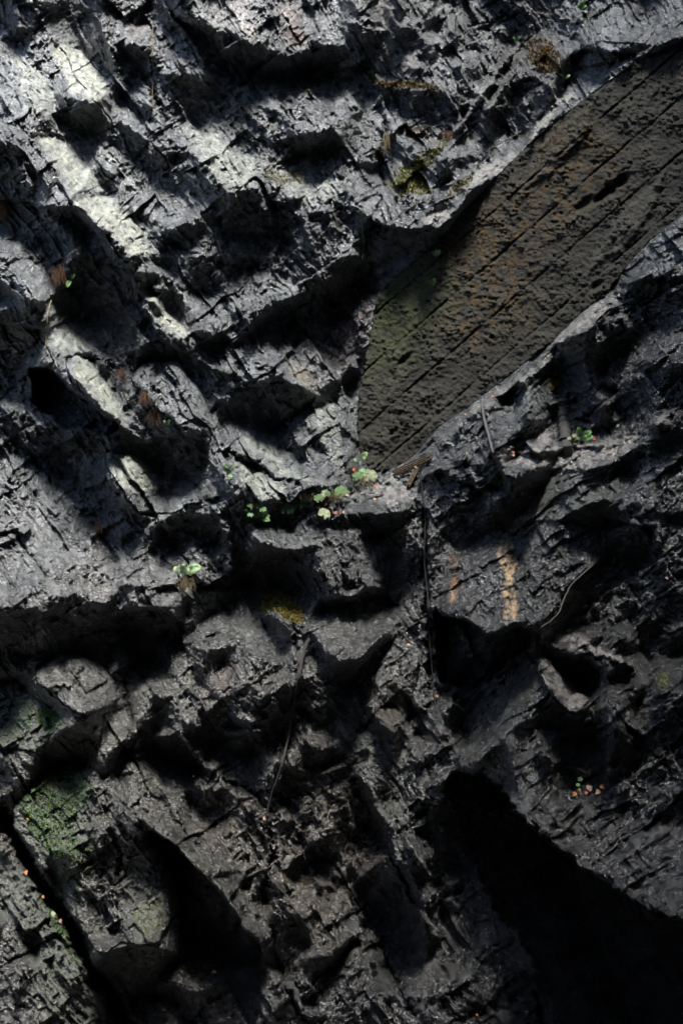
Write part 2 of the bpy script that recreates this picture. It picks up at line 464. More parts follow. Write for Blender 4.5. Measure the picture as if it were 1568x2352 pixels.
M 4.5 0 880 60 890 70 940 20 975 0 970
I 3 100 300 300 100 700 100 1500 100 1568 300 1568 1254 0 1254 0 500
I 5.7 300 340 440 220 520 190 560 290 600 380 500 420 400 440 330 410
I 5 500 190 620 120 720 110 730 220 640 240 560 290
I 6.4 560 290 640 240 740 260 770 400 860 500 800 520 700 480 620 400
I 1.8 740 240 880 270 900 400 780 390
I 3.2 110 380 230 320 300 440 220 470 140 440
I 0 0 230 200 180 230 300 110 370 160 500 0 510
I 5.6 180 430 260 440 330 600 420 680 380 760 300 700 240 580
I 6.7 0 520 150 520 180 600 250 660 260 700 150 700 60 680 0 640
I 5 200 700 280 710 340 800 400 840 350 880 280 800
I 4.9 430 500 560 520 560 600 480 700 420 640
I 1.6 480 720 640 600 700 700 880 620 880 740 780 840 600 780 440 900 380 830
I 4.6 650 620 740 600 800 660 720 720
I 6 740 600 860 540 890 600 820 640
I 0 440 900 540 820 700 870 830 800 780 880 700 960 690 1030 560 1030 440 960
I 4.2 480 880 700 880 740 870 700 910 540 910
I 5.9 980 290 1080 170 1200 200 1350 150 1480 190 1500 280 1380 370 1280 480 1160 500 1060 390
I 7 1060 230 1180 200 1200 280 1120 310
I 7 1100 350 1280 340 1380 370 1300 400
I 0 1060 130 1180 135 1300 120 1480 130 1480 170 1340 150 1180 170 1060 200
I 7 1140 100 1200 60 1290 90 1220 130
I 3.2 900 420 960 480 1100 560 1240 640 1260 900 1100 900 960 780 900 700
I 0.3 1030 380 1100 450 1160 510 1300 480 1380 380 1500 340 1330 500 1250 640 1180 590 1080 500
I 5 900 430 1020 460 1060 560 960 600
I 0.5 930 740 980 740 1040 830 1120 860 1060 860 960 800
I 5 920 790 980 800 1000 870 940 890
I 4.8 900 900 1060 900 1160 940 1120 1000 960 960
I 4.6 720 960 860 900 870 1000 830 1100 760 1060
I 5 880 980 950 1040 930 1060 880 1020
I 6.3 900 1100 1000 1130 1190 1080 1200 1100 1050 1150 940 1140
I 2 950 1000 1150 1000 1190 1070 1000 1120
I 0.3 860 1090 960 1160 1000 1254 900 1254 850 1150
I 5 370 1060 420 1020 500 1080 520 1180 460 1150
I 5.9 0 1000 120 1010 280 1100 480 1180 500 1210 300 1230 0 1120
I 0 90 940 250 920 330 1030 360 1080 450 1150 440 1180 330 1130 200 1060 90 1000
I 4.8 60 870 200 880 300 950 380 1010 340 1030 240 920 100 930
I 5.6 0 1120 140 1160 180 1254 0 1254
I 6.5 250 1110 400 1180 250 1254
I 3.2 1250 640 1400 460 1500 400 1568 380 1568 700 1360 760
I 5.7 1360 760 1500 760 1568 800 1560 880 1470 910 1380 830
I 0.3 1300 760 1360 780 1400 860 1480 920 1440 990 1380 900
J 2.6 0 0 896 0 780 500 800 717 250 717 230 560 150 450 0 250
J 6.2 0 130 90 160 100 200 60 210 0 200
J 5.6 0 230 100 190 160 290 60 310 0 260
J 7 65 340 130 310 160 350 110 380
J 7.6 120 420 165 355 190 370 155 440
J 7 150 455 230 460 225 500 170 490
J 5 170 400 240 400 240 450 190 440
J 1 0 20 120 30 150 90 60 110 0 80
J 4.6 150 0 220 60 240 120 180 110
J 5.4 280 80 350 110 340 135 300 130
J 5 330 210 370 230 350 260 330 240
J 0.8 370 200 440 200 480 260 420 270 380 240
J 4 240 270 300 290 420 380 520 340 550 460 480 560 420 580 350 480 280 360
J 0.8 330 440 360 440 400 530 360 530
J 5 380 290 430 300 480 350 420 350
J 5.3 350 540 400 550 390 590 350 570
J 3.7 380 0 520 0 640 220 560 320 500 250 440 150
J 0.8 520 0 590 60 650 170 680 260 620 240 570 140
J 5.7 645 160 700 125 710 135 660 160
J 5.3 700 180 770 95 780 100 740 170 820 230 760 270 720 220
J 4.6 600 80 660 60 700 110 640 140
J 0.2 550 330 640 250 700 280 760 400 760 600 700 600 640 480 560 400
J 0.4 450 590 540 510 550 530 470 610 420 660
J 4.8 560 490 610 480 640 560 600 600 520 600
J 5.6 590 650 650 620 680 700 600 700
J 4 770 360 810 350 820 500 790 520
J 5 240 620 300 620 350 640 340 690 280 680
G 0 660 260 720 300 790 350 850 400 900 470 970 530 1030 600 1080 680 1130 740 1200 800 1220 940 1100 910 960 880 860 850 810 720 790 560 720 420
E 5.5 1195 380 1240 345 1300 370 1350 405 1400 470 1380 515 1310 495 1255 450 1200 465
E 1 1180 470 1260 470 1310 520 1240 540
'''
# deep hollows: view | depth in metres | softness px | outline
HOLLOWS = '''
H 1.7 30 470 60 620 20 700 60 780 180 900 290 1000 370 1100 460 1250 550 1350 625 1470 690 1568 760 1568 1179 940 1179 880 900 800 750 680 620 640 500 560 300 490 150
G 0.9 16 680 290 790 350 850 400 900 470 970 530 1030 600 1080 680 1130 740 1190 800 1200 920 1100 910 960 880 860 850 820 720 800 560 730 420
G 0.5 14 470 880 600 820 720 840 840 870 740 970 690 1010 620 1060 560 1090 500 1010 430 900
F 0.7 14 420 440 500 480 570 480 680 570 800 510 880 540 870 610 760 690 680 770 600 830 560 910 510 870 540 800 450 780 430 600
F 0.45 16 1200 20 1430 70 1420 190 1320 250 1220 230
E 0.55 12 540 450 720 440 790 470 840 510 840 600 790 600 720 670 640 660 640 560 540 530
D 0.5 14 0 20 160 20 140 110 0 100
B 0.55 12 130 1020 200 1040 300 1060 370 1060 450 1050 500 1040 470 1179 120 1179
C 0.45 12 1000 390 1100 370 1190 300 1290 230 1400 180 1450 150 1440 190 1330 270 1200 330 1110 390
C 0.5 12 0 260 40 300 200 330 190 380 140 430 90 520 60 600 0 540
C 0.61 12 140 520 230 510 340 620 450 710 560 780 500 830 400 790 300 790 160 670
C 0.35 10 660 860 800 820 880 880 840 960 760 970 690 920
C 0.3 10 1060 610 1180 590 1280 560 1390 610 1370 680 1280 740 1180 720 1050 700
C 0.3 10 900 470 1040 550 1040 600 990 680 930 580
A 0.4 12 0 880 80 920 180 950 330 970 430 1050 490 1179 200 1179 120 1090 0 980
A 0.3 10 1090 190 1200 230 1310 270 1430 260 1380 330 1290 340 1190 340 1110 290
A 0.25 10 780 80 900 110 960 120 1010 190 1050 300 980 230 900 170
A 0.3 10 350 90 420 20 450 120 500 230 500 320 430 250
A 0.25 10 1270 920 1340 960 1400 1060 1440 1179 1340 1179
B 0.5 12 1060 260 1110 230 1230 240 1330 240 1400 240 1330 270 1200 350 1100 390 1050 340
B 0.3 10 770 420 850 350 960 410 920 500 870 600 770 620 740 580
D 0.35 10 1270 130 1390 110 1500 80 1480 180 1400 270 1290 270
D 0.3 10 980 410 1090 380 1110 470 1100 590 1050 580 1010 500
D 0.3 10 1020 620 1120 640 1160 700 1160 780 1060 770
D 0.4 10 350 1050 440 980 540 1030 650 1080 650 1179 340 1179
D 0.3 10 720 960 740 1000 830 1030 900 1030 840 1090 770 1110 720 1040
E 0.3 10 70 460 160 450 190 510 230 590 150 630 80 620 0 560
E 0.35 10 220 1100 250 1030 320 1000 380 1010 440 1030 400 1110 250 1130
E 0.35 10 760 20 980 20 1030 100 1000 150 930 110 780 80
E 0.25 8 950 1000 1060 1030 1190 1010 1190 1070 1050 1060
F 0.3 8 970 660 1100 670 1230 760 1180 790 1060 730
F 0.3 8 90 20 270 10 210 90 130 80
G 0.25 8 640 1070 740 1000 900 1040 880 1140 820 1090
H 0.3 8 230 500 330 650 390 900 430 1000 390 1030 330 880 250 740
C 0.3 8 900 900 950 920 1030 1030 1080 1130 1000 1150 940 1040
'''
# narrow joints in the rock: view | width px | depth m | line
CRACKS = '''
G 17 0.55 0 215 60 315 160 490 280 665 360 800 420 930 500 1040 560 1150 590 1200
C 7 0.12 1010 870 1090 920 1190 960 1260 1020 1380 1045
A 6 0.12 700 130 700 260 700 420 720 500
F 8 0.2 385 -20 385 200 390 400 400 560 410 800
F 6 0.12 1260 190 1060 320 950 480 900 540 905 640
F 6 0.12 0 420 90 385 210 385 260 430
C 6 0.1 340 450 420 470 470 470 520 510
C 6 0.12 1250 790 1300 760 1380 700 1450 640
E 7 0.14 460 90 520 170 540 230
E 6 0.12 230 820 270 800 340 800 390 720
E 6 0.1 1350 500 1360 620 1350 760 1340 900
E 7 0.14 560 1100 640 1020 600 900 560 780
G 7 0.14 1240 300 1260 420 1210 560 1240 700 1260 850 1340 1080 1400 1160
G 6 0.12 540 500 560 400 500 300
G 5 0.1 730 100 800 200 860 330
H 8 0.2 60 60 150 250 240 420 340 620
H 7 0.14 0 860 110 780 70 640 0 520
H 7 0.14 180 830 260 1000 330 1150
H 5 0.08 120 250 220 440
A 5 0.1 0 90 40 120 90 220
B 6 0.1 200 560 180 700 200 900 130 1000 90 1179
A 5 0.1 560 230 640 330 700 430 760 540
E 6 0.12 0 100 70 90 150 210 210 300 210 370
D 5 0.1 830 1179 920 1060 1000 980 1100 930
F 7 0.15 880 530 760 610 700 700 620 790
E 6 0.1 1180 230 1110 330 1060 260 1090 170
G 5 0.1 1030 60 1150 100 1250 210
'''
# raised edges: view | width px | height m | pale | line
RIDGES = """
B 7 0.10 1 868 668 890 610 925 560 955 490 1000 462 1052 442
B 6 0.09 .5 520 600 560 568 600 500 640 420 680 385 740 295 805 195
B 6 0.08 .5 672 508 700 470 740 385 790 305 862 232
B 6 0.08 .4 1028 270 1040 190 1095 115 1145 0
B 6 0.06 .3 340 130 430 110
B 9 0.09 .6 380 1030 430 995 510 962
B 10 0.08 .5 560 865 620 810 690 770 760 735 830 690
B 5 0.05 .2 150 378 280 380 430 392
B 5 0.05 .3 0 90 90 105 180 140
B 6 0.06 .2 880 560 960 470 1060 300 1300 270 1340 240
D 12 0.12 .6 600 715 690 660 780 600 860 545 940 490 975 440 1000 370 1090 290 1180 215 1255 200
D 10 0.10 .4 560 740 520 800 470 850
D 9 0.12 .5 725 930 800 900 900 895 1060 870 1180 865 1300 845 1390 828
D 8 0.10 .5 1440 760 1500 725 1568 650
D 7 0.08 .4 830 560 850 620 870 700
D 8 0.10 .4 1160 430 1260 300 1330 260
D 9 0.12 .5 0 1115 100 1085 190 1055 250 1015 320 1020
D 7 0.08 .1 930 1040 1000 985 1090 960
E 8 0.09 .3 650 10 740 30 790 60
E 8 0.08 .3 1150 90 1260 140 1360 160 1480 130
E 7 0.07 .2 560 320 680 330 790 320
E 7 0.08 .3 860 170 960 170 1010 210 1060 240
F 7 0.10 .4 905 640 920 560 1050 530
F 7 0.10 .4 1110 600 1210 640 1330 700
F 7 0.09 .0 880 620 760 710 680 840 610 990
F 5 0.05 .2 920 520 1000 450 1060 320 1150 240
H 8 0.08 .3 700 60 850 240 900 280 1000 370 1100 440 1220 500
H 6 0.05 .8 215 275 245 235 300 230 350 190 400 180
H 6 0.05 .5 300 240 300 330 400 500 440 620 430 780
H 5 0.05 .3 690 840 760 800 640 880 620 960
G 7 0.08 .2 640 230 740 310 860 400 960 540 1050 640 1200 800
A 7 0.08 .5 340 930 440 1010 520 1080 560 1140
A 7 0.08 .5 230 590 300 620 150 600
A 7 0.08 .5 440 670 540 750 620 860
A 7 0.07 .4 700 700 860 690 960 760 1040 880 1180 860
A 7 0.07 .4 1180 740 1300 760 1440 780 1568 790
C 7 0.08 .4 640 150 720 220 800 300 870 360
C 7 0.08 .3 880 420 960 490 1060 540
C 7 0.08 .3 330 540 480 700 640 820
C 7 0.06 .3 0 580 100 680 210 790
"""
# rocks that stand free of the face: view | metres proud | label | category | name | outline
ROCKS = '''
E 0.17 | rounded cracked grey boulder on the left wedged just above the mossy rocks | boulder | boulder | 160 720 250 650 380 630 430 660 480 690 520 760 540 850 500 890 370 925 310 900 230 820 160 770
C 0.20 | smooth dark rounded boulder right of the long pale slab, wedged under a black overhang | boulder | boulder | 600 560 640 500 740 470 820 480 900 580 960 680 980 800 960 860 850 830 800 760 700 680 640 620
C 0.14 | blocky pale-topped stone with a flat lit face, below the long pale slab | rock | rock_block | 475 900 600 905 690 950 740 1020 850 1020 900 1060 950 1130 870 1140 800 1179 650 1179 580 1110 540 1040 490 980
C 0.10 | long narrow pale greenish slab at the left, black hollow beneath it | rock | rock_slab | 350 450 420 470 470 560 530 640 570 720 600 800 650 820 600 830 540 760 480 720 400 660 340 590 300 520 300 470
G 0.14 | big mossy boulder at the lower left, right of the straight diagonal joint | boulder | mossy_boulder | 60 180 240 10 420 0 500 80 560 170 640 250 700 380 780 560 800 680 720 820 640 820 560 800 480 870 400 810 330 700 260 600 150 430 60 280
G 0.06 | flat dark wet slab filling the bottom left corner, left of the diagonal joint | rock | rock_slab | 0 235 60 345 160 520 280 695 360 830 420 960 500 1070 570 1179 0 1179
G 0.05 | low angular block with one yellow leaf, under the black triangular cave | rock | rock_block | 730 980 850 860 1000 890 1100 930 1040 1000 880 1010
E 0.05 | small mossy green boulder at the left edge under the rounded cracked boulder | boulder | mossy_boulder | 0 790 80 770 150 830 250 920 300 960 230 1020 200 1110 80 1090 0 1050
B 0.08 | dark blue grey boulder at the top right above the concrete wall | boulder | boulder | 1130 20 1200 0 1340 0 1390 40 1430 150 1400 210 1320 200 1280 200 1200 190 1150 120
F 0.24 | pale fan-shaped stone with a pointed top beside the black cave on the right | rock | rock_block | 905 640 950 670 1010 740 1150 850 1080 930 1000 880 950 820 900 740
E 0.05 | upright stone wedged in the gap just below the rounded cracked boulder | rock | rock_block | 480 920 590 900 620 960 560 1060 500 1120 450 1100 470 1000
F 0.05 | brown stained block left of the black central cave | rock | rock_block | 150 700 250 570 340 570 370 650 330 850 310 930 230 1000 150 930
F 0.05 | small lower stone hanging under the brown stained block | rock | rock_block | 280 1060 350 1010 400 1080 350 1140
'''
# stone colours, dark rows also painting shade into overhangs and the lower right: view | kind | strength | softness | outline
TINTS = '''
A pale 1 5 230 220 300 200 370 240 430 290 510 350 490 420 440 470 380 440 330 400 290 330 240 270
A pale .6 10 50 230 110 230 200 350 260 470 230 560 150 480 90 380
A pale .9 6 150 600 250 620 330 660 390 760 430 800 490 880 400 860 330 895 310 820 230 730
A pale 1 6 340 920 450 900 520 920 600 1000 660 1070 700 1140 700 1179 590 1179 510 1060 440 1010
C pale 1 4 350 450 420 470 470 560 530 640 570 720 600 800 650 820 600 820 540 740 480 700 420 640 370 590 330 530
C pale 1 4 630 145 700 170 770 250 820 290 875 360 830 370 760 330 700 280 740 250
C pale 1 5 475 900 600 905 690 950 740 1060 650 1100 540 1040
C pale .5 8 230 200 280 230 330 280 390 330 430 390 440 430 360 440 300 460 220 400
C pale .7 8 1080 840 1200 830 1250 870 1310 970 1540 1050 1380 1030 1290 1010 1210 930
C pale .8 6 1060 930 1180 970 1290 1050 1310 1110 1230 1120 1180 1110 1120 1050
C pale .5 8 1290 430 1370 480 1480 620 1568 720 1568 1000 1500 900 1400 700
B pale .9 4 865 670 895 570 955 485 1050 440 1050 455 1000 490 950 560 920 610 890 660
B bone .8 6 370 1030 430 960 510 960 520 990 440 1040
B bone .8 6 620 790 680 740 750 730 800 690 790 750 660 830 560 870
A bone .9 6 1090 70 1140 80 1200 180 1150 180 1100 130
A bone .8 8 1270 30 1350 20 1390 110 1330 120 1280 70
A pale .6 10 800 560 1000 600 1070 680 1180 720 1140 870 1030 850 900 700
A pale .5 10 1180 740 1568 830 1568 930 1420 960 1270 860
D bone .9 8 720 930 780 900 960 880 1060 870 1390 830 1380 850 1280 920 1180 960 1060 980 980 1000
D bone .8 6 840 890 900 840 980 770 960 850 930 900
D bone .6 8 1440 720 1500 710 1520 770 1440 780
D bone .9 8 570 710 800 570 980 490 990 370 1180 200 1260 230 1100 350 980 480 740 620
D bone .6 8 90 1090 180 1060 240 1010 300 1010 340 1110 270 1170
F bone .7 8 930 560 1050 530 1110 570 1310 650 1340 700 1280 690 1100 640
F bone .7 8 905 650 950 670 1010 740 1150 850 1080 930 950 820
A red .9 6 1310 110 1350 100 1400 170 1420 200 1350 230 1310 190
A red .5 10 560 40 640 90 690 140 640 190 580 140
A red .4 12 1140 0 1260 0 1390 40 1390 120 1280 70
C red .8 22 1500 80 1568 60 1568 560 1480 420
D red .9 22 0 110 110 100 130 350 60 500 0 480
D red .5 18 600 140 760 60 800 120 700 200
G red .3 30 900 100 1100 200 1100 330 900 330
G green .6 14 0 280 120 460 330 800 300 1179 180 1000 60 700 0 500
G brown .5 30 900 60 1500 60 1568 900 1250 700
E brown .5 24 900 640 1080 680 1100 860 950 860
H brown .5 30 0 100 100 120 160 600 0 600
J brown .5 24 380 0 520 0 640 220 560 320 440 150
L ochre .8 6 345 425 380 420 385 480 350 490
B ochre .6 10 170 0 210 0 230 150 190 300 210 560 170 400
B brown .5 20 1340 240 1568 40 1568 160 1400 270
A bone .5 12 850 0 1080 0 1200 170 1060 150 960 100
H red .35 40 0 0 100 100 120 400 60 600 0 600
E red .35 25 960 700 1100 700 1100 900 1000 900
E red .3 30 380 150 560 300 560 480 430 380
C brown .9 5 1340 490 1400 500 1470 600 1420 600 1350 540
B brown .8 6 260 590 330 600 460 630 440 650 330 640
F brown .8 20 150 800 330 850 310 930 230 1000 150 930
E brown .4 40 1400 700 1568 700 1568 1179 1350 1179
F brown .4 30 0 560 160 580 90 660 0 660
H brown .6 25 420 880 520 880 520 960 450 960
D brown .5 10 660 640 760 600 900 510 960 430 1000 380 980 470 820 570 680 660
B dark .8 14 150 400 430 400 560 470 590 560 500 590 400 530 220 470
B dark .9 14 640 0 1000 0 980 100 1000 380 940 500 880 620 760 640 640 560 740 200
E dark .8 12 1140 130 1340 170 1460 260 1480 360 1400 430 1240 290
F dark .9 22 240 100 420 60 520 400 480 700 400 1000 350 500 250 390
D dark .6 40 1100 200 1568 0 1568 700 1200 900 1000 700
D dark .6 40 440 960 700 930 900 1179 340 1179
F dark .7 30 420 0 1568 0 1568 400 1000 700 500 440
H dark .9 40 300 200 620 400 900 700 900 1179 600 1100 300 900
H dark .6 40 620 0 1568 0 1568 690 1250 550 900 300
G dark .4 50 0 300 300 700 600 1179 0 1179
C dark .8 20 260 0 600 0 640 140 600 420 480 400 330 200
G green .8 14 60 180 240 10 400 20 420 200 380 380 260 420 150 430 60 280
G green .7 12 160 500 230 560 330 720 360 860 440 1000 560 1179 300 1179 260 900 200 700
G green .5 16 560 560 760 560 780 700 720 820 640 800 560 700
E green .7 14 0 850 150 850 300 960 200 1110 0 1080
E green .5 22 1000 1080 1200 1080 1250 1179 1000 1179
F green .4 30 0 740 150 980 200 1179 0 1179
H green .4 30 80 0 300 60 300 240 180 240
H green .5 24 80 640 200 760 260 1000 180 1000
D green .35 30 860 1060 1150 980 1300 1100 1200 1179 900 1179
B ochre .8 8 150 370 280 378 430 382 440 402 330 408 180 400
B ochre .9 8 860 180 960 190 1020 300 900 330 860 270
B ochre .8 12 220 800 330 740 420 690 480 640 430 740 330 800 400 880 330 900 250 880
B ochre .5 12 130 230 230 200 330 260 380 320 250 330
B ochre .5 10 480 640 560 620 640 600 640 640 540 650
A ochre .5 8 1210 790 1380 770 1400 830 1290 850
B ochre .6 10 470 900 560 820 620 800 540 900
F streak 1 4 715 120 780 120 800 200 805 260 780 300 800 400 800 480 745 480 740 400 750 320 730 260 720 190
F orange 1 3 500 175 520 190 535 280 545 350 520 400 480 410 500 350 505 270
F streak .5 4 490 360 530 350 520 400 480 400
'''
CONC = [(1700,20),(1568,92),(1450,152),(1340,232),(1232,318),(1182,368),(1110,440),(1060,486),(1012,556),(920,628),(870,682),(856,760),(832,880),(824,960),(826,1046),(852,1078),(900,1076),(950,1046),(1000,985),(1080,930),(1180,850),(1290,760),(1400,655),(1480,560),(1580,480),(1750,360)]
# ------------------------------------------------------------------ build the height of the rock face
def rows(txt):
    for l in txt.strip().splitlines():
        l = l.strip()
        if l: yield l

B = np.full(X.shape, 2.5)
for l in rows(FACETS):
    t = l.split(); c = t[0]; b = float(t[1])
    B[mask(P(c, [float(v) for v in t[2:]]))] = b
def seg_dist(pts, xx, yy):
    d = np.full(xx.shape, 1e9)
    for (x1, y1), (x2, y2) in zip(pts[:-1], pts[1:]):
        dx, dy = x2 - x1, y2 - y1
        t = np.clip(((xx - x1) * dx + (yy - y1) * dy) / (dx * dx + dy * dy + 1e-9), 0, 1)
        d = np.minimum(d, np.hypot(xx - x1 - t * dx, yy - y1 - t * dy))
    return d

conc_m = mask(CONC, warp=False)
conc_soft = blur(conc_m.astype(float), 9)
right = blur(mask([(870, 640), (1232, 318), (1700, 20), (2000, 2500), (1700, 2700), (1500, 2000), (1080, 1700), (960, 1100), (824, 1050)], False).astype(float), 60)

BL = blur(B, 1.8)
GSL = np.interp(BL, [0, 1, 1.8, 2.6, 4, 5, 6, 7, 9], [-3.0, -2.1, -1.5, -0.9, 0.05, 0.7, 1.15, 1.5, 1.9])   # slope towards the sky
GSL = GSL * (1 + 0.45 * np.clip((Y - 1050) / 300, 0, 1))
# solve dH/dL = GSL in the least squares sense, L = direction the light runs down the face
lx, ly = -0.42, 0.91
pad = 150
g = np.pad(GSL, pad, mode='reflect')
fy = np.fft.fftfreq(g.shape[0])[:, None] * 2 * math.pi / (STEP); fx = np.fft.rfftfreq(g.shape[1])[None, :] * 2 * math.pi / (STEP)
kl = lx * fx + ly * fy; kp = -ly * fx + lx * fy
G_ = np.fft.rfft2(g)
Hh = (-1j * kl * G_) / (kl ** 2 + 0.05 * kp ** 2 + (2 * math.pi / 850) ** 2)
H = np.fft.irfft2(Hh, s=g.shape)[pad:-pad, pad:-pad] * S
H = H - H.mean()
H = 1.05 * np.tanh(H * 1.12 / 1.05)
HM = H.copy()

# the hollows
hol = np.zeros(X.shape)
for l in rows(HOLLOWS):
    t = l.split(); c = t[0]
    pp = P(c, [float(v) for v in t[3:]])
    m = mask(pp).astype(float)
    y0_, y1_ = min(p[1] for p in pp), max(p[1] for p in pp)
    fall = np.clip((y1_ - Y) / (y1_ - y0_), 0, 1) ** (0.35 if float(t[1]) > 0.6 else 0.8)
    dp = float(t[1]) * (1.0 if float(t[1]) > 0.6 else 0.28)
    if dp > 1:
        edge = seg_dist([(985, 1740), (1064, 1912), (1104, 2072), (1209, 2212), (1330, 2500)], WX, WY)
        inside_ = np.clip(edge / 170, 0, 1) ** 0.8
        hol = np.maximum(hol, dp * inside_ * np.clip((blur(m, 10) - 0.5 + 0.8 * fbm(X / 26, Y / 26, 6, 351, 0.6)) * 4.0 + 0.5, 0, 1) * (blur(m, 20) > 0.05))
        continue
    hol = np.maximum(hol, dp * fall * np.clip((blur(m, 5) - 0.5 + 0.45 * fbm(X / 26, Y / 26, 4, 350)) * 2.6 + 0.5, 0, 1) * (blur(m, 9) > 0.08))
H = H - hol
# broken stone at several sizes, laid along the foliation of the rock
def rot(deg, sx, sy):
    a = math.radians(deg); u = X * math.cos(a) + Y * math.sin(a); v = -X * math.sin(a) + Y * math.cos(a)
    wu = u + 22 * fbm(X / 110, Y / 110, 3, 31); wv = v + 22 * fbm(X / 110, Y / 110, 3, 37)
    return wu / sx, wv / sy
def broken(deg, s):
    r = 0
    for sx, sy, amp, q in ((230, 120, 0.07, 1), (95, 52, 0.075, 2), (42, 25, 0.040, 3), (18, 11, 0.024, 4), (8.5, 6.0, 0.017, 5)):
        u, v = rot(deg, sx, sy)
        r = r + amp * facets(u, v, s + q * 7, 1.15)
        if q < 3: r = r + amp * (0.35 if q == 1 else 0.16) * chips(u * 0.8 + 3, v * 0.8 + 5, s + q * 7 + 300, 1.1, drop=0.35)
    u, v = rot(deg, 34, 6)
    r = r + 0.006 * fbm(u, v, 2, s + 70, 0.6)
    u, v = rot(deg, 15, 9)
    r = r + 0.016 * fbm(u, v, 3, s + 75, 0.6)
    u, v = rot(deg + 8, 120, 22)
    r = r + 0.014 * np.abs(vnoise(u, v, s + 60))
    return r
detail = broken(56, 3) * (1 - right) + broken(-36, 90) * right
detail = detail - blur(detail, 120)
smooth = blur((B > 7.7).astype(float), 5) * 0.2
rough = 0.7 + 0.6 * np.clip(fbm(X / 260, Y / 260, 2, 77) + 0.5, 0, 1)
lowr = np.clip((Y - 1000) / 500, 0, 1)
H = H + detail * rough * (1 - smooth) * (1 - 0.18 * lowr)
u_, v_ = rot(56, 250, 120)
uR, vR = rot(-30, 230, 130)
H = H + lowr * 0.05 * (facets(u_, v_, 801, 1.1) * (1 - right) + facets(uR, vR, 811, 1.1) * right)
H = H + 0.007 * fbm(X / 6, Y / 6, 2, 71)
def P2(c, fl):
    x0, y0 = {'A': (0, 0), 'B': (1250, 0), 'C': (0, 940), 'D': (1250, 940), 'E': (0, 1880), 'F': (1250, 1880), 'G': (0, 2810), 'H': (1250, 2810)}[c]
    return [((fl[i] / 1.2544 + x0) * K, (fl[i + 1] / 1.2544 + y0) * K) for i in range(0, len(fl), 2)]
for l in rows(CRACKS):
    t = l.split(); pts = []
    fl = [float(v) for v in t[3:]]
    x0, y0 = {'A': (0, 0), 'B': (1250, 0), 'C': (0, 940), 'D': (1250, 940), 'E': (0, 1880), 'F': (1250, 1880), 'G': (0, 2810), 'H': (1250, 2810)}[t[0]]
    pts = [((fl[i] / 1.2544 + x0) * K, (fl[i + 1] / 1.2544 + y0) * K) for i in range(0, len(fl), 2)]
    w = float(t[1]) * 0.8 * (0.55 + 0.9 * np.clip(fbm(X / 40, Y / 40, 2, 333) + 0.4, 0, 1))
    d = seg_dist(pts, X + (WX - X) * 1.3, Y + (WY - Y) * 1.3)
    H = H - float(t[2]) * (1.0 if float(t[2]) > 0.3 else 0.6) * np.exp(-(d / w) ** 2)
RIDGE = np.zeros(X.shape); RPALE = np.zeros(X.shape)
for l in rows(RIDGES):
    t = l.split(); fl = [float(v) for v in t[4:]]
    pts = P2(t[0], fl)
    w = float(t[1]); ww = w * (0.7 + 0.8 * np.clip(fbm(X / 30, Y / 30, 2, 335) + 0.4, 0, 1))
    ax_, ay_ = X + (WX - X) * 1.2, Y + (WY - Y) * 1.2
    d = seg_dist(pts, ax_, ay_)
    prof = np.exp(-(d / ww) ** 2) * (0.55 + 0.6 * np.clip(fbm(X / 22, Y / 22, 3, 336) + 0.5, 0, 1))
    # the upper flank runs out wide, the lower one breaks off short
    d2 = seg_dist(pts, ax_, ay_ + w * 1.6)
    RIDGE = np.maximum(RIDGE, float(t[2]) * np.maximum(prof, 0.6 * np.exp(-(d2 / (ww * 1.6)) ** 2)))
    RPALE = np.maximum(RPALE, float(t[3]) * prof)
H = H + RIDGE
# large form: the left flank swings towards the viewer, the middle folds back into a corner, a shelf juts out below it
FORM = np.array([(0,0,.35),(400,0,.1),(800,0,-.25),(1200,0,-.65),(1568,0,-.5),(0,500,.6),(400,500,.25),(830,560,-.3),(1010,560,-.45),(1232,318,-.5),
 (0,1000,.8),(450,950,.5),(700,980,.05),(825,850,-.35),(835,1040,-.35),(560,1190,.35),(700,1200,.42),(880,1170,.4),(960,1090,.25),(1080,950,.1),(1290,790,.12),(1480,600,.2),
 (1568,760,.5),(1300,1080,.5),(1100,1250,.25),(985,1300,.05),(600,1500,.45),(0,1500,.7),(0,2352,.8),(700,2352,.3),(960,2000,.0),(1300,1500,.6),(1568,1900,.75),(1090,1740,.5),(1568,2352,.3),(250,1900,.6)], float)
XS, YS = X[::16, ::16], Y[::16, ::16]
wsum = 0; hsum = 0
for fx_, fy_, fh_ in FORM:
    w_ = 1 / (((XS - fx_) ** 2 + (YS - fy_) ** 2) + 900.0) ** 1.5
    wsum = wsum + w_; hsum = hsum + w_ * fh_
LOW = np.repeat(np.repeat(hsum / wsum, 16, 0), 16, 1)[:NY, :NX]
LOW = blur(LOW, 42)
BASE = (Y - 1176) * S * 0.10 - 0.02       # the face leans back towards its top
H = H + BASE + LOW

# concrete wall: one true plane, the rock closes in round it
def conc_plane(x, y):
    # through the inner corner, coming forward to the right
    return -0.47 + (x - 830) * 0.00062 + (y - 1000) * 0.00030
CP = conc_plane(X, Y)
inner = np.clip(conc_soft * 2.2 - 0.75, 0, 1)
wide = blur(conc_m.astype(float), 70)
delta = blur((CP + 0.02 - blur(H, 25)) * conc_m, 70) / (wide + 1e-4)
H = H + delta * np.clip(wide * 2.4, 0, 1)
rim = np.clip(blur(conc_m.astype(float), 12) * 2, 0, 1) * 0.9
H = np.where(H > CP + 0.02, H * (1 - 0.75 * rim) + (CP + 0.02 + 0.09 * fbm(X / 30, Y / 30, 4, 355)) * 0.75 * rim, H * (1 - 0.5 * rim) + (CP - 0.01) * 0.5 * rim)
H = H * (1 - inner) + (CP - 0.12) * inner

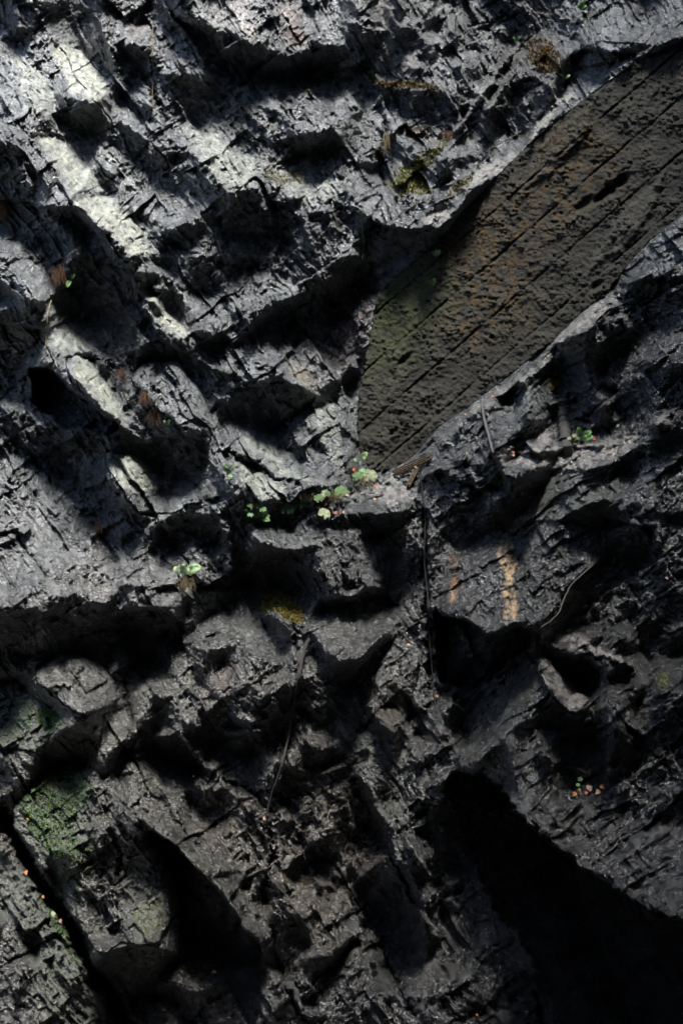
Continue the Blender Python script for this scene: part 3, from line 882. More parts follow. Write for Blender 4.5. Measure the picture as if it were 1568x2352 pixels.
# ------------------------------------------------------------------ stone colours
base = np.zeros(X.shape + (3,)); 
def lerp(a, b, t): return a + (b - a) * t[..., None]
n1 = np.clip(fbm(X / 90, Y / 90, 4, 101) * 0.8 + 0.5, 0, 1); n2 = np.clip(fbm(X / 20, Y / 20, 3, 105) * 0.9 + 0.5, 0, 1)
n3 = np.clip(fbm(X / 200, Y / 200, 3, 109) + 0.5, 0, 1)
base = lerp(np.array([0.045, 0.055, 0.065]), np.array([0.100, 0.109, 0.115]), n1)
base = base * (0.65 + 0.7 * n2)[..., None]
u, v = rot(56, 60, 7); vein = np.clip(np.abs(vnoise(u, v, 140)) * -6 + 0.7, 0, 1) * np.clip(fbm(X / 80, Y / 80, 2, 141) * 2 + 0.1, 0, 1)
base = lerp(base, np.array([0.24, 0.235, 0.22]), vein * 0.35)
wet_shade = np.clip((X * 0.55 + Y * 0.8 - 1150) / 1100, 0, 1)
base = base * (1.1 - 0.8 * wet_shade)[..., None]  # wetter stone and weaker light, both painted as darkening to the lower right
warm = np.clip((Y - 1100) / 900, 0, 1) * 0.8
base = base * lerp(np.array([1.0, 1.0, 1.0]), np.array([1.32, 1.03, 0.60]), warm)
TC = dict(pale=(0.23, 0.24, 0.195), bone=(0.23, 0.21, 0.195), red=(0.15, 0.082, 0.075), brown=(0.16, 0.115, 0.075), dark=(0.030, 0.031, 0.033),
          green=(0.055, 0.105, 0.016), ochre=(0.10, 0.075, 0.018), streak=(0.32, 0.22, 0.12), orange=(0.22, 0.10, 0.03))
nn = {k: np.clip(fbm(X / 14, Y / 14, 4, 200 + i * 9) * 1.5 + 0.62, 0, 1) for i, k in enumerate(TC)}
MOSS = np.zeros(X.shape)
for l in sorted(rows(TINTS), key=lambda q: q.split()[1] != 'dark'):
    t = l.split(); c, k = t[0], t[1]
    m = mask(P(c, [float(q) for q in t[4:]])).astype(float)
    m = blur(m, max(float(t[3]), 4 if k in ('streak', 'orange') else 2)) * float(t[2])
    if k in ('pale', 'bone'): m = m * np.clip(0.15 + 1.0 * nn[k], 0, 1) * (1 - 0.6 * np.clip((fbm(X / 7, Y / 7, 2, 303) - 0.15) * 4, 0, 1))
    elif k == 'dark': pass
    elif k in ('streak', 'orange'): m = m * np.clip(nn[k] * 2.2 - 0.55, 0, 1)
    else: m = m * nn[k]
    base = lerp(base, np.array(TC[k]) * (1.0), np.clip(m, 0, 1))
    if k in ('green', 'ochre'): MOSS = np.maximum(MOSS, m)
base = lerp(base, np.array([0.20, 0.195, 0.17]), np.clip(RPALE * (0.5 + n2) , 0, 1) * 0.8)
speck = np.clip((fbm(X / 6, Y / 6, 2, 301) - 0.32) * 6, 0, 1) * np.clip(fbm(X / 120, Y / 120, 2, 305) + 0.4, 0, 1)
base = lerp(base, np.array([0.33, 0.33, 0.29]), speck * 0.5 * (1 - MOSS))
H = H + MOSS * (0.012 * np.abs(fbm(X / 8, Y / 8, 3, 310)) + 0.006)
lum = base.mean(-1)
base = np.clip(base * np.interp(lum, [0.07, 0.15], [0.30, 1.15])[..., None], 0.008, 0.8)

# ------------------------------------------------------------------ materials
def nmat(name):
    m = bpy.data.materials.new(name); m.use_nodes = True
    return m, m.node_tree, m.node_tree.nodes['Principled BSDF']
def mixcol(nt, a, b, fac):
    n = nt.nodes.new('ShaderNodeMix'); n.data_type = 'RGBA'
    if isinstance(a, tuple): n.inputs[6].default_value = a
    else: nt.links.new(a, n.inputs[6])
    if isinstance(b, tuple): n.inputs[7].default_value = b
    else: nt.links.new(b, n.inputs[7])
    if isinstance(fac, (int, float)): n.inputs[0].default_value = fac
    else: nt.links.new(fac, n.inputs[0])
    return n.outputs[2]
def tex(nt, scale, detail=5, rough=0.6, vec=None, kind='ShaderNodeTexNoise'):
    n = nt.nodes.new(kind); n.inputs['Scale'].default_value = scale
    if 'Detail' in n.inputs: n.inputs['Detail'].default_value = detail; n.inputs['Roughness'].default_value = rough
    if vec: nt.links.new(vec, n.inputs['Vector'])
    return n
def ramp(nt, fac, p0, p1, c0, c1):
    n = nt.nodes.new('ShaderNodeValToRGB')
    n.color_ramp.elements[0].position = p0; n.color_ramp.elements[1].position = p1
    n.color_ramp.elements[0].color = (*c0, 1); n.color_ramp.elements[1].color = (*c1, 1)
    nt.links.new(fac, n.inputs[0]); return n.outputs[0]
def mathn(nt, op, a, b):
    n = nt.nodes.new('ShaderNodeMath'); n.operation = op
    for i, q in enumerate((a, b)):
        if isinstance(q, (int, float)): n.inputs[i].default_value = q
        else: nt.links.new(q, n.inputs[i])
    return n.outputs[0]

def rock_material(name, wet=0.5, angle=56):
    m, nt, b = nmat(name)
    tc = nt.nodes.new('ShaderNodeNewGeometry')
    mp = nt.nodes.new('ShaderNodeMapping'); nt.links.new(tc.outputs['Position'], mp.inputs['Vector'])
    mp.inputs['Rotation'].default_value = (0, math.radians(angle), 0)
    mp.inputs['Scale'].default_value = (0.30, 1, 1)
    at = nt.nodes.new('ShaderNodeAttribute'); at.attribute_name = 'stone'
    ms = nt.nodes.new('ShaderNodeAttribute'); ms.attribute_name = 'moss'
    n1 = tex(nt, 26, 9, 0.68, mp.outputs[0]); n2 = tex(nt, 80, 6, 0.72, mp.outputs[0]); n3 = tex(nt, 8, 4, 0.6, tc.outputs['Position'])
    f = ramp(nt, n1.outputs[0], 0.3, 0.7, (0.45, 0.45, 0.45), (1.6, 1.6, 1.6))
    mul = nt.nodes.new('ShaderNodeMix'); mul.data_type = 'RGBA'; mul.blend_type = 'MULTIPLY'; mul.inputs[0].default_value = 1
    nt.links.new(at.outputs['Color'], mul.inputs[6]); nt.links.new(f, mul.inputs[7])
    nt.links.new(mul.outputs[2], b.inputs['Base Color'])
    r = ramp(nt, n3.outputs[0], 0.35, 0.65, (0.13, 0.13, 0.13), (0.34, 0.34, 0.34))
    n4 = tex(nt, 40, 4, 0.6, mp.outputs[0])
    rd = ramp(nt, n4.outputs[0], 0.35, 0.65, (0.22, 0.22, 0.22), (0.52, 0.52, 0.52))
    r = mixcol(nt, rd, r, at.outputs['Alpha'])
    r2 = mixcol(nt, r, (0.95, 0.95, 0.95, 1), ms.outputs['Fac'])
    nt.links.new(r2, b.inputs['Roughness'])
    b.inputs['Specular IOR Level'].default_value = wet
    b.inputs['IOR'].default_value = 1.6
    bp = nt.nodes.new('ShaderNodeBump'); bp.inputs['Strength'].default_value = 1.0; bp.inputs['Distance'].default_value = 0.07
    nt.links.new(n1.outputs[0], bp.inputs['Height'])
    bp2 = nt.nodes.new('ShaderNodeBump'); bp2.inputs['Strength'].default_value = 0.9; bp2.inputs['Distance'].default_value = 0.02
    nt.links.new(n2.outputs[0], bp2.inputs['Height']); nt.links.new(bp.outputs[0], bp2.inputs['Normal'])
    nt.links.new(bp2.outputs[0], b.inputs['Normal'])
    return m
M_ROCK = rock_material('wet_slate', 1.0)

# ------------------------------------------------------------------ from height to space
def to_world(x, y, h):
    t = (D - h) / D
    return (x - 784) * S * t, -h, ZC + (1176 - y) * S * t
def W(x, y, h): return Vector(to_world(x, y, h))
def h_at(x, y, arr=None):
    a = H if arr is None else arr
    j = int(min(max((x - GX[0]) / STEP, 0), NX - 1)); i = int(min(max((y - GY[0]) / STEP, 0), NY - 1))
    return float(a[i, j])
def h_max(x, y, r=4):
    j = int((x - GX[0]) / STEP); i = int((y - GY[0]) / STEP)
    return float(HTOP[max(i - r, 0):i + r + 1, max(j - r, 0):j + r + 1].max())

def tag(o, label=None, cat=None, group=None, kind=None):
    if label: o['label'] = label
    if cat: o['category'] = cat
    if group: o['group'] = group
    if kind: o['kind'] = kind
    return o

def grid_mesh(name, sel, hh, mat, color=None, moss=None, skirt=0.0, parent=None, smooth=True):
    """mesh of all grid cells whose four corners are selected; skirt closes the rim backwards"""
    q = sel[:-1, :-1] & sel[1:, :-1] & sel[:-1, 1:] & sel[1:, 1:]
    used = np.zeros(sel.shape, bool)
    used[:-1, :-1] |= q; used[1:, :-1] |= q; used[:-1, 1:] |= q; used[1:, 1:] |= q
    idx = np.full(sel.shape, -1, np.int64); n = int(used.sum()); idx[used] = np.arange(n)
    xx, yy, zz = to_world(X[used], Y[used], hh[used])
    co = np.stack([xx, yy, zz], 1)
    a = idx[:-1, :-1][q]; b = idx[:-1, 1:][q]; c = idx[1:, 1:][q]; d = idx[1:, :-1][q]
    quads = np.stack([a, d, c, b], 1)
    cols = color[used] if color is not None else None
    mo = moss[used] if moss is not None else None
    if skirt > 0:
        qp = np.pad(q, 1)
        E_ = []
        top = q & ~qp[:-2, 1:-1]; E_.append((idx[:-1, :-1][top], idx[:-1, 1:][top]))
        bot = q & ~qp[2:, 1:-1]; E_.append((idx[1:, 1:][bot], idx[1:, :-1][bot]))
        lef = q & ~qp[1:-1, :-2]; E_.append((idx[1:, :-1][lef], idx[:-1, :-1][lef]))
        rig = q & ~qp[1:-1, 2:]; E_.append((idx[:-1, 1:][rig], idx[1:, 1:][rig]))
        e0 = np.concatenate([e[0] for e in E_]); e1 = np.concatenate([e[1] for e in E_])
        rim = np.unique(np.concatenate([e0, e1])); rmap = np.full(n, -1, np.int64); rmap[rim] = np.arange(len(rim))
        cen = co[:, [0, 2]].mean(0)
        prev = rim; lay = [co]; off = n; qs = [quads]
        prevmap = np.arange(n)
        for frac, shrink in ((0.25, 0.0), (1.0, 0.05)):
            c2 = co[rim].copy(); c2[:, 1] += skirt * frac
            c2[:, 0] += (cen[0] - c2[:, 0]) * shrink; c2[:, 2] += (cen[1] - c2[:, 2]) * shrink
            nm = off + rmap
            qs.append(np.stack([prevmap[e0], prevmap[e1], nm[e1], nm[e0]], 1))
            prevmap = nm; off += len(rim); lay.append(c2)
            if cols is not None: cols = np.concatenate([cols, color[used][rim]])
            if mo is not None: mo = np.concatenate([mo, moss[used][rim]])
        co = np.concatenate(lay); quads = np.concatenate(qs)
    me = bpy.data.meshes.new(name)
    me.vertices.add(len(co)); me.vertices.foreach_set('co', co.astype(np.float32).ravel())
    me.loops.add(quads.size); me.loops.foreach_set('vertex_index', quads.astype(np.int32).ravel())
    me.polygons.add(len(quads)); me.polygons.foreach_set('loop_start', np.arange(0, quads.size, 4, dtype=np.int32))
    me.polygons.foreach_set('loop_total', np.full(len(quads), 4, np.int32))
    me.polygons.foreach_set('use_smooth', np.full(len(quads), smooth, bool))
    me.update(calc_edges=True)
    if cols is not None:
        at = me.attributes.new('stone', 'FLOAT_COLOR', 'POINT')
        at.data.foreach_set('color', np.concatenate([cols, (co[:len(cols), :1] * 0.12 - (co[:len(cols), 2:3] - ZC) * 0.16 + 0.45).clip(0, 1)], 1).astype(np.float32).ravel())
    if mo is not None:
        at = me.attributes.new('moss', 'FLOAT', 'POINT'); at.data.foreach_set('value', mo.astype(np.float32))
    me.materials.append(mat)
    o = bpy.data.objects.new(name, me); COL.objects.link(o)
    if parent: o.parent = parent
    return o

HTOP = H.copy()
Hface = H.copy()
taken = np.zeros(X.shape, bool)
for l in rows(ROCKS):
    head, lab, cat, nam, pl = [q.strip() for q in l.split('|')]
    c, pr = head.split(); pr = float(pr)
    m = mask(P(c, [float(q) for q in pl.split()])) & ~taken
    soft = blur(m.astype(float), 7)
    dome = np.clip((soft - 0.5) * 2, 0, 1) ** 0.5
    hr = H + pr * (dome * 0.8 - 0.02)
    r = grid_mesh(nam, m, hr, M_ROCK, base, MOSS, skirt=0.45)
    tag(r, lab, cat)
    HTOP[m] = hr[m]; taken |= m
    inn = blur(m.astype(float), 3)
    Hface = Hface - 0.16 * np.clip(inn * 2.4 - 1.3, 0, 1)
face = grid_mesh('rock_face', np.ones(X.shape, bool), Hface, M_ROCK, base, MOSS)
tag(face, kind='structure')
# ------------------------------------------------------------------ concrete wall
def conc_material():
    m, nt, b = nmat('weathered_concrete')
    at = nt.nodes.new('ShaderNodeAttribute'); at.attribute_name = 'stone'
    g = nt.nodes.new('ShaderNodeNewGeometry')
    n1 = tex(nt, 60, 7, 0.75, g.outputs['Position']); n2 = tex(nt, 130, 5, 0.7, g.outputs['Position'])
    f = ramp(nt, n1.outputs[0], 0.3, 0.7, (0.5, 0.5, 0.5), (1.5, 1.5, 1.5))
    mul = nt.nodes.new('ShaderNodeMix'); mul.data_type = 'RGBA'; mul.blend_type = 'MULTIPLY'; mul.inputs[0].default_value = 1
    nt.links.new(at.outputs['Color'], mul.inputs[6]); nt.links.new(f, mul.inputs[7])
    nt.links.new(mul.outputs[2], b.inputs['Base Color'])
    b.inputs['Roughness'].default_value = 0.7
    b.inputs['Specular IOR Level'].default_value = 0.2
    bp = nt.nodes.new('ShaderNodeBump'); bp.inputs['Strength'].default_value = 0.9; bp.inputs['Distance'].default_value = 0.012
    nt.links.new(n1.outputs[0], bp.inputs['Height'])
    bp2 = nt.nodes.new('ShaderNodeBump'); bp2.inputs['Strength'].default_value = 0.8; bp2.inputs['Distance'].default_value = 0.004
    nt.links.new(n2.outputs[0], bp2.inputs['Height']); nt.links.new(bp.outputs[0], bp2.inputs['Normal'])
    nt.links.new(bp2.outputs[0], b.inputs['Normal'])
    return m
M_CONC = conc_material()
a = math.radians(-41)
U = X * math.cos(a) + Y * math.sin(a); V = -X * math.sin(a) + Y * math.cos(a)
vw = V + 1.6 * vnoise(U / 90, V / 90, 401) + 0.8 * vnoise(U / 12, V / 12, 402)
boards = np.zeros(X.shape); bc = np.zeros(X.shape)
edges = [1262, 1298, 1352, 1380, 1437, 1470, 1530, 1575, 1602, 1660, 1700, 1760]
V0 = V - (-0) 
vv = vw - vw[mask(CONC, False)].min()
pos = [0, 34, 62, 118, 146, 196, 242, 268, 330, 380, 430, 470, 540]
prev = 0
for k, p_ in enumerate(pos[::2]):
    step = (_h(np.array([k]), np.array([3]), 9)[0] - 0.5) * 0.022
    boards = np.where(vv > p_, step, boards)
    gap = np.exp(-((vv - p_) / 2.2) ** 2) * np.clip(0.6 + 1.8 * fbm(U / 110, np.full(U.shape, k * 3.0), 3, 410 + k), 0, 1)
    bc += gap
pits = np.clip(facets(X / 9, Y / 9, 420, 0.5) * -1.0 + 0.25, 0, 1) * (fbm(X / 70, Y / 70, 3, 425) > -0.15)
holes = np.clip((fbm(X / 16, Y / 16, 3, 430) - 0.42) * 5, 0, 1)
agg = facets(X / 8 + 0.6 * fbm(X / 20, Y / 20, 2, 441), Y / 6.5, 440, 0.9); agg2 = facets(X / 5, Y / 4.6, 447, 0.8)
HC = CP + blur(boards, 3) - 0.030 * bc + (0.013 * agg + 0.011 * agg2) * np.clip(0.6 + 1.5 * fbm(X / 60, Y / 60, 3, 448), 0.15, 1.3) + 0.009 * fbm(U / 160, V / 34, 4, 450) - 0.035 * holes + 0.010 * fbm(X / 9, Y / 9, 3, 455)
for cx_, cy_, rx_, ry_, dp in ((1385, 448, 26, 8, .10), (1425, 418, 20, 11, .1), (1402, 436, 9, 14, .07), (1340, 470, 26, 9, .06), (930, 825, 22, 7, .05), (1370, 655, 16, 8, .05), (905, 990, 12, 6, .04)):
    du = (X - cx_) * math.cos(a) + (Y - cy_) * math.sin(a); dv = -(X - cx_) * math.sin(a) + (Y - cy_) * math.cos(a)
    HC = HC - dp * np.exp(-((du / rx_) ** 2 + (dv / ry_) ** 2) ** 1.5) 
# a thicker render coat still holds at the upper right
coat = blur(mask([(1230,340),(1290,290),(1360,240),(1350,300),(1260,400),(1200,440)]).astype(float), 3) + blur(mask([(1400,520),(1450,470),(1530,390),(1500,480),(1440,560),(1380,600),(1340,640)]).astype(float), 3)
HC = HC * (1 - coat * 0.0) + coat * 0.03
cc = lerp(np.array([0.035, 0.034, 0.030]), np.array([0.075, 0.072, 0.063]), np.clip(fbm(U / 120, V / 26, 4, 460) + 0.5, 0, 1))
cc = lerp(cc, np.array([0.11, 0.107, 0.098]), np.clip(coat, 0, 1) * 0.8)
och = blur(mask([(1060,520),(1200,400),(1300,300),(1420,280),(1420,420),(1300,520),(1200,640),(1250,720),(1100,800),(1000,760),(1040,640)]).astype(float), 30)
cc = lerp(cc, np.array([0.13, 0.086, 0.036]), np.clip(och * (fbm(X / 22, Y / 22, 4, 465) * 2.0 + 0.45), 0, 1) * 0.9)
grn = blur(mask([(860,700),(1000,590),(1040,640),(950,800),(840,900)]).astype(float), 30)
cc = lerp(cc, np.array([0.13, 0.16, 0.055]), np.clip(grn * (fbm(X / 30, Y / 30, 4, 467) + 0.6), 0, 1) * 0.8)
cc = lerp(cc, np.array([0.04, 0.04, 0.036]), np.clip(bc, 0, 1) * 0.6)
cc = cc * np.array([1.0, 0.98, 0.84]) * 0.19 * (0.6 + 0.8 * np.clip(agg + 0.3, 0, 1))[..., None]
CONC_BIG = (blur(conc_m.astype(float), 4) + 0.35 * fbm(X / 16, Y / 16, 3, 470)) > 0.2
conc = grid_mesh('concrete_wall', CONC_BIG, HC, M_CONC, cc, None, skirt=0.5)
tag(conc, 'weathered slanting concrete wall with board marks and brown moss, set in the rock', 'concrete wall')
HTOP = np.where(CONC_BIG, np.maximum(HTOP, HC), HTOP)

# ------------------------------------------------------------------ the rest of the gorge, with unseen walls added to shade the face
def sheet(name, x0, x1, y0, y1, n, m_, fn, mat):
    us = np.linspace(0, 1, n); vs = np.linspace(0, 1, m_)
    UU, VV = np.meshgrid(us, vs)
    co = fn(x0 + (x1 - x0) * UU, y0 + (y1 - y0) * VV).reshape(-1, 3)
    idx = np.arange(n * m_).reshape(m_, n)
    q = np.stack([idx[:-1, :-1].ravel(), idx[:-1, 1:].ravel(), idx[1:, 1:].ravel(), idx[1:, :-1].ravel()], 1)
    me = bpy.data.meshes.new(name); me.from_pydata(co.tolist(), [], q.tolist()); me.materials.append(mat)
    o = bpy.data.objects.new(name, me); COL.objects.link(o); tag(o, kind='structure'); return o
mg, nt, b = nmat('dark_rubble')
g = nt.nodes.new('ShaderNodeNewGeometry'); n1 = tex(nt, 3, 9, 0.7, g.outputs['Position'])
nt.links.new(ramp(nt, n1.outputs[0], 0.3, 0.7, (0.02, 0.021, 0.022), (0.07, 0.07, 0.068)), b.inputs['Base Color'])
b.inputs['Roughness'].default_value = 0.8
sheet('ground', -60, 60, -60, 60, 160, 160, lambda u, v: np.stack([u, v, -0.25 + 0.12 * fbm(u / 2, v / 2, 4, 500)], -1), mg)
sheet('shade_wall_opposite', -40, 40, -1, 1, 120, 90, lambda u, v: np.stack([u, -14 - 1.0 * fbm(u / 4, v * 4, 4, 510), -1 + (v + 1) * 0.5 * np.clip(31.5 + (u - 3) * 4.5, 12, 70)], -1), mg)  # unseen wall behind the camera, top sloped to dim the face's lower right
sheet('shade_wall_right', -14, 1.5, -1, 14.5, 80, 80, lambda u, v: np.stack([3.25 + 0.3 * fbm(u / 3, v / 3, 4, 515) + 0 * v, u, v], -1), mg)  # unseen wall added to keep sun off the right side
# the face goes on to both sides, above and below what the lens takes in
def outer(u, v):
    px = u / S + 784; py = 1176 - (v - ZC) / S
    dd = np.maximum(np.maximum(GX[0] + 30 - px, px - GX[-1] + 30), np.maximum(GY[0] + 30 - py, py - GY[-1] + 30))
    inside = np.clip(-dd / 60, 0, 1)
    return np.stack([u, 0.10 * (v - ZC) + 0.3 + inside * 2.2 - 0.5 * np.clip(fbm(u / 1.6, v / 1.6, 5, 520), -1, 1), v], -1)
sheet('rock_face_beyond', -30, 30, -1, 22, 300, 160, outer, mg)
# ------------------------------------------------------------------ small plants, roots, leaves
rnd = random.Random(11)
def plain(name, col, rough=0.6, var=0.25, trans=0.0, scale=60):
    m, nt, b = nmat(name)
    g = nt.nodes.new('ShaderNodeNewGeometry'); n = tex(nt, scale, 4, 0.6, g.outputs['Position'])
    c0 = tuple(max(0, c * (1 - var * 1.6)) for c in col); c1 = tuple(min(1, c * (1 + var)) for c in col)
    nt.links.new(ramp(nt, n.outputs[0], 0.3, 0.7, c0, c1), b.inputs['Base Color'])
    b.inputs['Roughness'].default_value = rough
    b.inputs['Specular IOR Level'].default_value = 0.25
    bp = nt.nodes.new('ShaderNodeBump'); bp.inputs['Strength'].default_value = 0.4; bp.inputs['Distance'].default_value = 0.004
    nt.links.new(n.outputs[0], bp.inputs['Height']); nt.links.new(bp.outputs[0], b.inputs['Normal'])
    return m
MT = dict(
    leaf=plain('leaf_green', (0.040, 0.070, 0.025), 0.8), leafpale=plain('leaf_pale', (0.12, 0.135, 0.08), 0.8), leafdark=plain('leaf_dark', (0.03, 0.085, 0.022), 0.5),
    fern=plain('fern_green', (0.08, 0.17, 0.045), 0.55), fernpale=plain('fern_pale', (0.18, 0.26, 0.12), 0.55),
    stem=plain('stem', (0.12, 0.11, 0.05), 0.7), orange=plain('dead_leaf_orange', (0.19, 0.07, 0.02), 0.6), yellow=plain('dead_leaf_yellow', (0.20, 0.13, 0.05), 0.6),
    pink=plain('dead_leaf_pink', (0.18, 0.11, 0.08), 0.6), red=plain('dead_leaf_red', (0.14, 0.028, 0.014), 0.6), white=plain('dead_leaf_white', (0.2, 0.19, 0.15), 0.6),
    straw=plain('dry_grass', (0.065, 0.032, 0.016), 0.9), strawpale=plain('dry_grass_pale', (0.10, 0.08, 0.04), 0.8), root=plain('root', (0.016, 0.0145, 0.012), 0.95),
    rootpale=plain('root_pale', (0.045, 0.041, 0.032), 0.8), black=plain('black_rubber', (0.006, 0.006, 0.006), 0.9), steel=plain('dull_steel', (0.055, 0.053, 0.05), 0.85, 0.3),
    wood=plain('rotten_wood', (0.15, 0.115, 0.075), 0.85, 0.4, scale=35), mossg=plain('moss_green', (0.045, 0.10, 0.014), 0.95, 0.4), mosso=plain('moss_ochre', (0.15, 0.12, 0.025), 0.95, 0.4),
    mossy=plain('moss_yellow', (0.16, 0.16, 0.04), 0.95, 0.4), mossb=plain('moss_brown', (0.12, 0.075, 0.022), 0.95, 0.4))

def mk(name, vs, fs, mat, parent=None, smooth=True):
    me = bpy.data.meshes.new(name); me.from_pydata([tuple(v) for v in vs], [], fs); me.materials.append(MT[mat] if isinstance(mat, str) else mat)
    if smooth: me.polygons.foreach_set('use_smooth', [True] * len(me.polygons))
    me.update()
    o = bpy.data.objects.new(name, me); COL.objects.link(o)
    if parent: o.parent = parent
    return o
def empty(name, loc, label, cat, group=None):
    o = bpy.data.objects.new(name, None); o.empty_display_size = 0.05; COL.objects.link(o); o.location = loc
    tag(o, label, cat, group); return o
def frame(nrm, up=Vector((0, 0, 1))):
    n = nrm.normalized(); x = up.cross(n)
    if x.length < 1e-3: x = Vector((1, 0, 0))
    x.normalize(); return x, n.cross(x), n
def tube_geo(pts, radii, seg=6):
    vs, fs = [], []
    for i, p in enumerate(pts):
        t = (pts[min(i + 1, len(pts) - 1)] - pts[max(i - 1, 0)]).normalized()
        a = t.orthogonal().normalized() if i == 0 else (prev - t * prev.dot(t)).normalized()
        prev = a; b_ = t.cross(a)
        for k in range(seg):
            an = 2 * math.pi * k / seg
            vs.append(p + (a * math.cos(an) + b_ * math.sin(an)) * radii[i])
    for i in range(len(pts) - 1):
        for k in range(seg):
            k2 = (k + 1) % seg
            fs.append((i * seg + k, i * seg + k2, (i + 1) * seg + k2, (i + 1) * seg + k))
    fs.append(tuple(reversed(range(seg)))); fs.append(tuple((len(pts) - 1) * seg + k for k in range(seg)))
    return vs, fs
def line_pts(pl, n, off, wob=0.0):
    """smooth line over the rock through traced points"""
    r = []
    L = len(pl) - 1
    for i in range(n):
        t = i / (n - 1) * L; k = min(int(t), L - 1); f = t - k
        p0 = pl[max(k - 1, 0)]; p1 = pl[k]; p2 = pl[k + 1]; p3 = pl[min(k + 2, L)]
        q = [0.5 * ((2 * p1[j]) + (-p0[j] + p2[j]) * f + (2 * p0[j] - 5 * p1[j] + 4 * p2[j] - p3[j]) * f * f + (-p0[j] + 3 * p1[j] - 3 * p2[j] + p3[j]) * f ** 3) for j in (0, 1)]
        r.append((q[0] + rnd.uniform(-wob, wob), q[1] + rnd.uniform(-wob, wob)))
    hs = [h_max(x, y, 2) for x, y in r]
    # stiff things bridge the hollows
    for _ in range(6):
        hs = [max(hs[i], (hs[max(i - 1, 0)] + hs[min(i + 1, n - 1)]) / 2) for i in range(n)]
    return [W(x, y, h + off) for (x, y), h in zip(r, hs)]
def strand(name, pl, r0, r1, mat, label, cat, n=24, off=None, wob=0.6, group=None):
    pts = line_pts(pl, n, (r0 if off is None else off), wob)
    rad = [(r0 + (r1 - r0) * i / (n - 1)) * rnd.uniform(0.85, 1.15) for i in range(n)]
    v, f = tube_geo(pts, rad, 7); o = mk(name, v, f, mat); tag(o, label, cat, group); return o

def lobed_leaf(c, size, nrm, up, lobes=5, parent=None, mat='leaf', spin=0.0):
    x, y, n = frame(nrm, up); seg = 30; vs = [Vector((0, 0, 0))]; fs = []
    rings = (0.35, 0.7, 1.0)
    for ri, rr in enumerate(rings):
        for k in range(seg):
            an = 2 * math.pi * k / seg
            rad = 0.88 + 0.07 * math.cos(lobes * an) + 0.05 * math.cos(11 * an + 1)
            if abs(((an - math.pi * 1.5) + math.pi) % (2 * math.pi) - math.pi) < 0.28: rad *= 0.45 + 0.0
            rad = 1 + (rad - 1) * (rr ** 2) if rr < 1 else rad
            px = math.cos(an + spin) * rr * rad; py = math.sin(an + spin) * rr * rad
            z = -0.22 * (rr ** 2) * (0.6 + 0.5 * math.cos(lobes * an)) + 0.12 * abs(px)
            vs.append(Vector((px, py, z)))
    for k in range(seg):
        k2 = (k + 1) % seg
        fs.append((0, 1 + k, 1 + k2))
        for ri in range(2):
            a0 = 1 + ri * seg; b0 = a0 + seg
            fs.append((a0 + k, b0 + k, b0 + k2, a0 + k2))
    vs = [c + (x * v.x + y * v.y + n * v.z) * size * 0.5 for v in vs]
    if parent: vs = [v - parent.location for v in vs]
    return mk('leaf', vs, fs, mat, parent)
def stem(p0, p1, r, parent, mat='stem'):
    mid = (p0 + p1) / 2 + Vector((rnd.uniform(-.01, .01), -0.015, 0.008))
    v, f = tube_geo([p0 - parent.location, mid - parent.location, p1 - parent.location], [r, r * .8, r * .6], 5)
    return mk('stem', v, f, mat, parent)
def surf(x, y, off=0.01): return W(x, y, h_max(x, y, 3) + off)

# broad leaved plants on the middle shelf: root (x, y), leaves (x, y, width px, material)
PLANTS = [
 ('broad leaved green plant at the left end of the middle rock shelf', (592, 1182), [(584, 1153, 38, 'leaf'), (566, 1168, 16, 'leafdark'), (604, 1170, 15, 'leaf'), (575, 1182, 13, 'leafdark'), (612, 1186, 14, 'leaf')]),
 ('low plant with two wide scalloped green leaves spreading over the middle shelf', (676, 1172), [(654, 1160, 38, 'leaf'), (690, 1152, 32, 'leaf'), (666, 1172, 18, 'leafdark')]),
 ('plant with one pale leaf above green ones, against the pale slab foot', (730, 1156), [(717, 1124, 26, 'leaf'), (735, 1132, 36, 'leafpale'), (731, 1144, 20, 'leaf'), (752, 1134, 14, 'leaf')]),
 ('upright plant with a single round green leaf in the middle of the shelf', (782, 1152), [(782, 1128, 30, 'leaf'), (799, 1130, 9, 'leaf')]),
 ('small plant hanging a pale folded leaf over the shelf edge', (744, 1166), [(745, 1178, 27, 'leafpale'), (750, 1188, 15, 'leaf')]),
 ('plant with a large cream leaf in the corner at the foot of the concrete wall', (832, 1118), [(821, 1094, 24, 'leaf'), (850, 1093, 33, 'leafpale'), (832, 1081, 17, 'leafdark'), (842, 1084, 12, 'leafdark'), (815, 1110, 14, 'leafpale')]),
 ('tiny clover-like pale green plant on the right-hand lit ledge', (1312, 1022), [(1306, 1007, 10, 'leafpale'), (1318, 1001, 10, 'leafpale'), (1325, 1007, 9, 'leaf'), (1322, 998, 8, 'leaf')]),
 ('small green sprout beside the dead leaves at the lower right', (1334, 1806), [(1331, 1790, 11, 'leaf'), (1326, 1803, 9, 'leafdark')]),
]
for lab, (rx, ry), lv in PLANTS:
    base_p = surf(rx, ry, 0.0)
    e = empty('leafy_plant', base_p, lab, 'plant', 'leafy plants rooted on the ledges')
    for (x, y, wpx, mt) in lv:
        p = surf(x, y, 0.055 + rnd.uniform(0, .03))
        if abs(p.y - base_p.y) > 0.12: p = W(x, y, -base_p.y + 0.05)
        nrm = Vector((rnd.uniform(-.35, .35), -1, rnd.uniform(.35, .9)))
        lobed_leaf(p, wpx * S * 1.15, nrm, Vector((rnd.uniform(-.4, .4), 0, 1)), rnd.choice((5, 6, 7)), e, mt)
        stem(base_p, p, 0.0022, e)

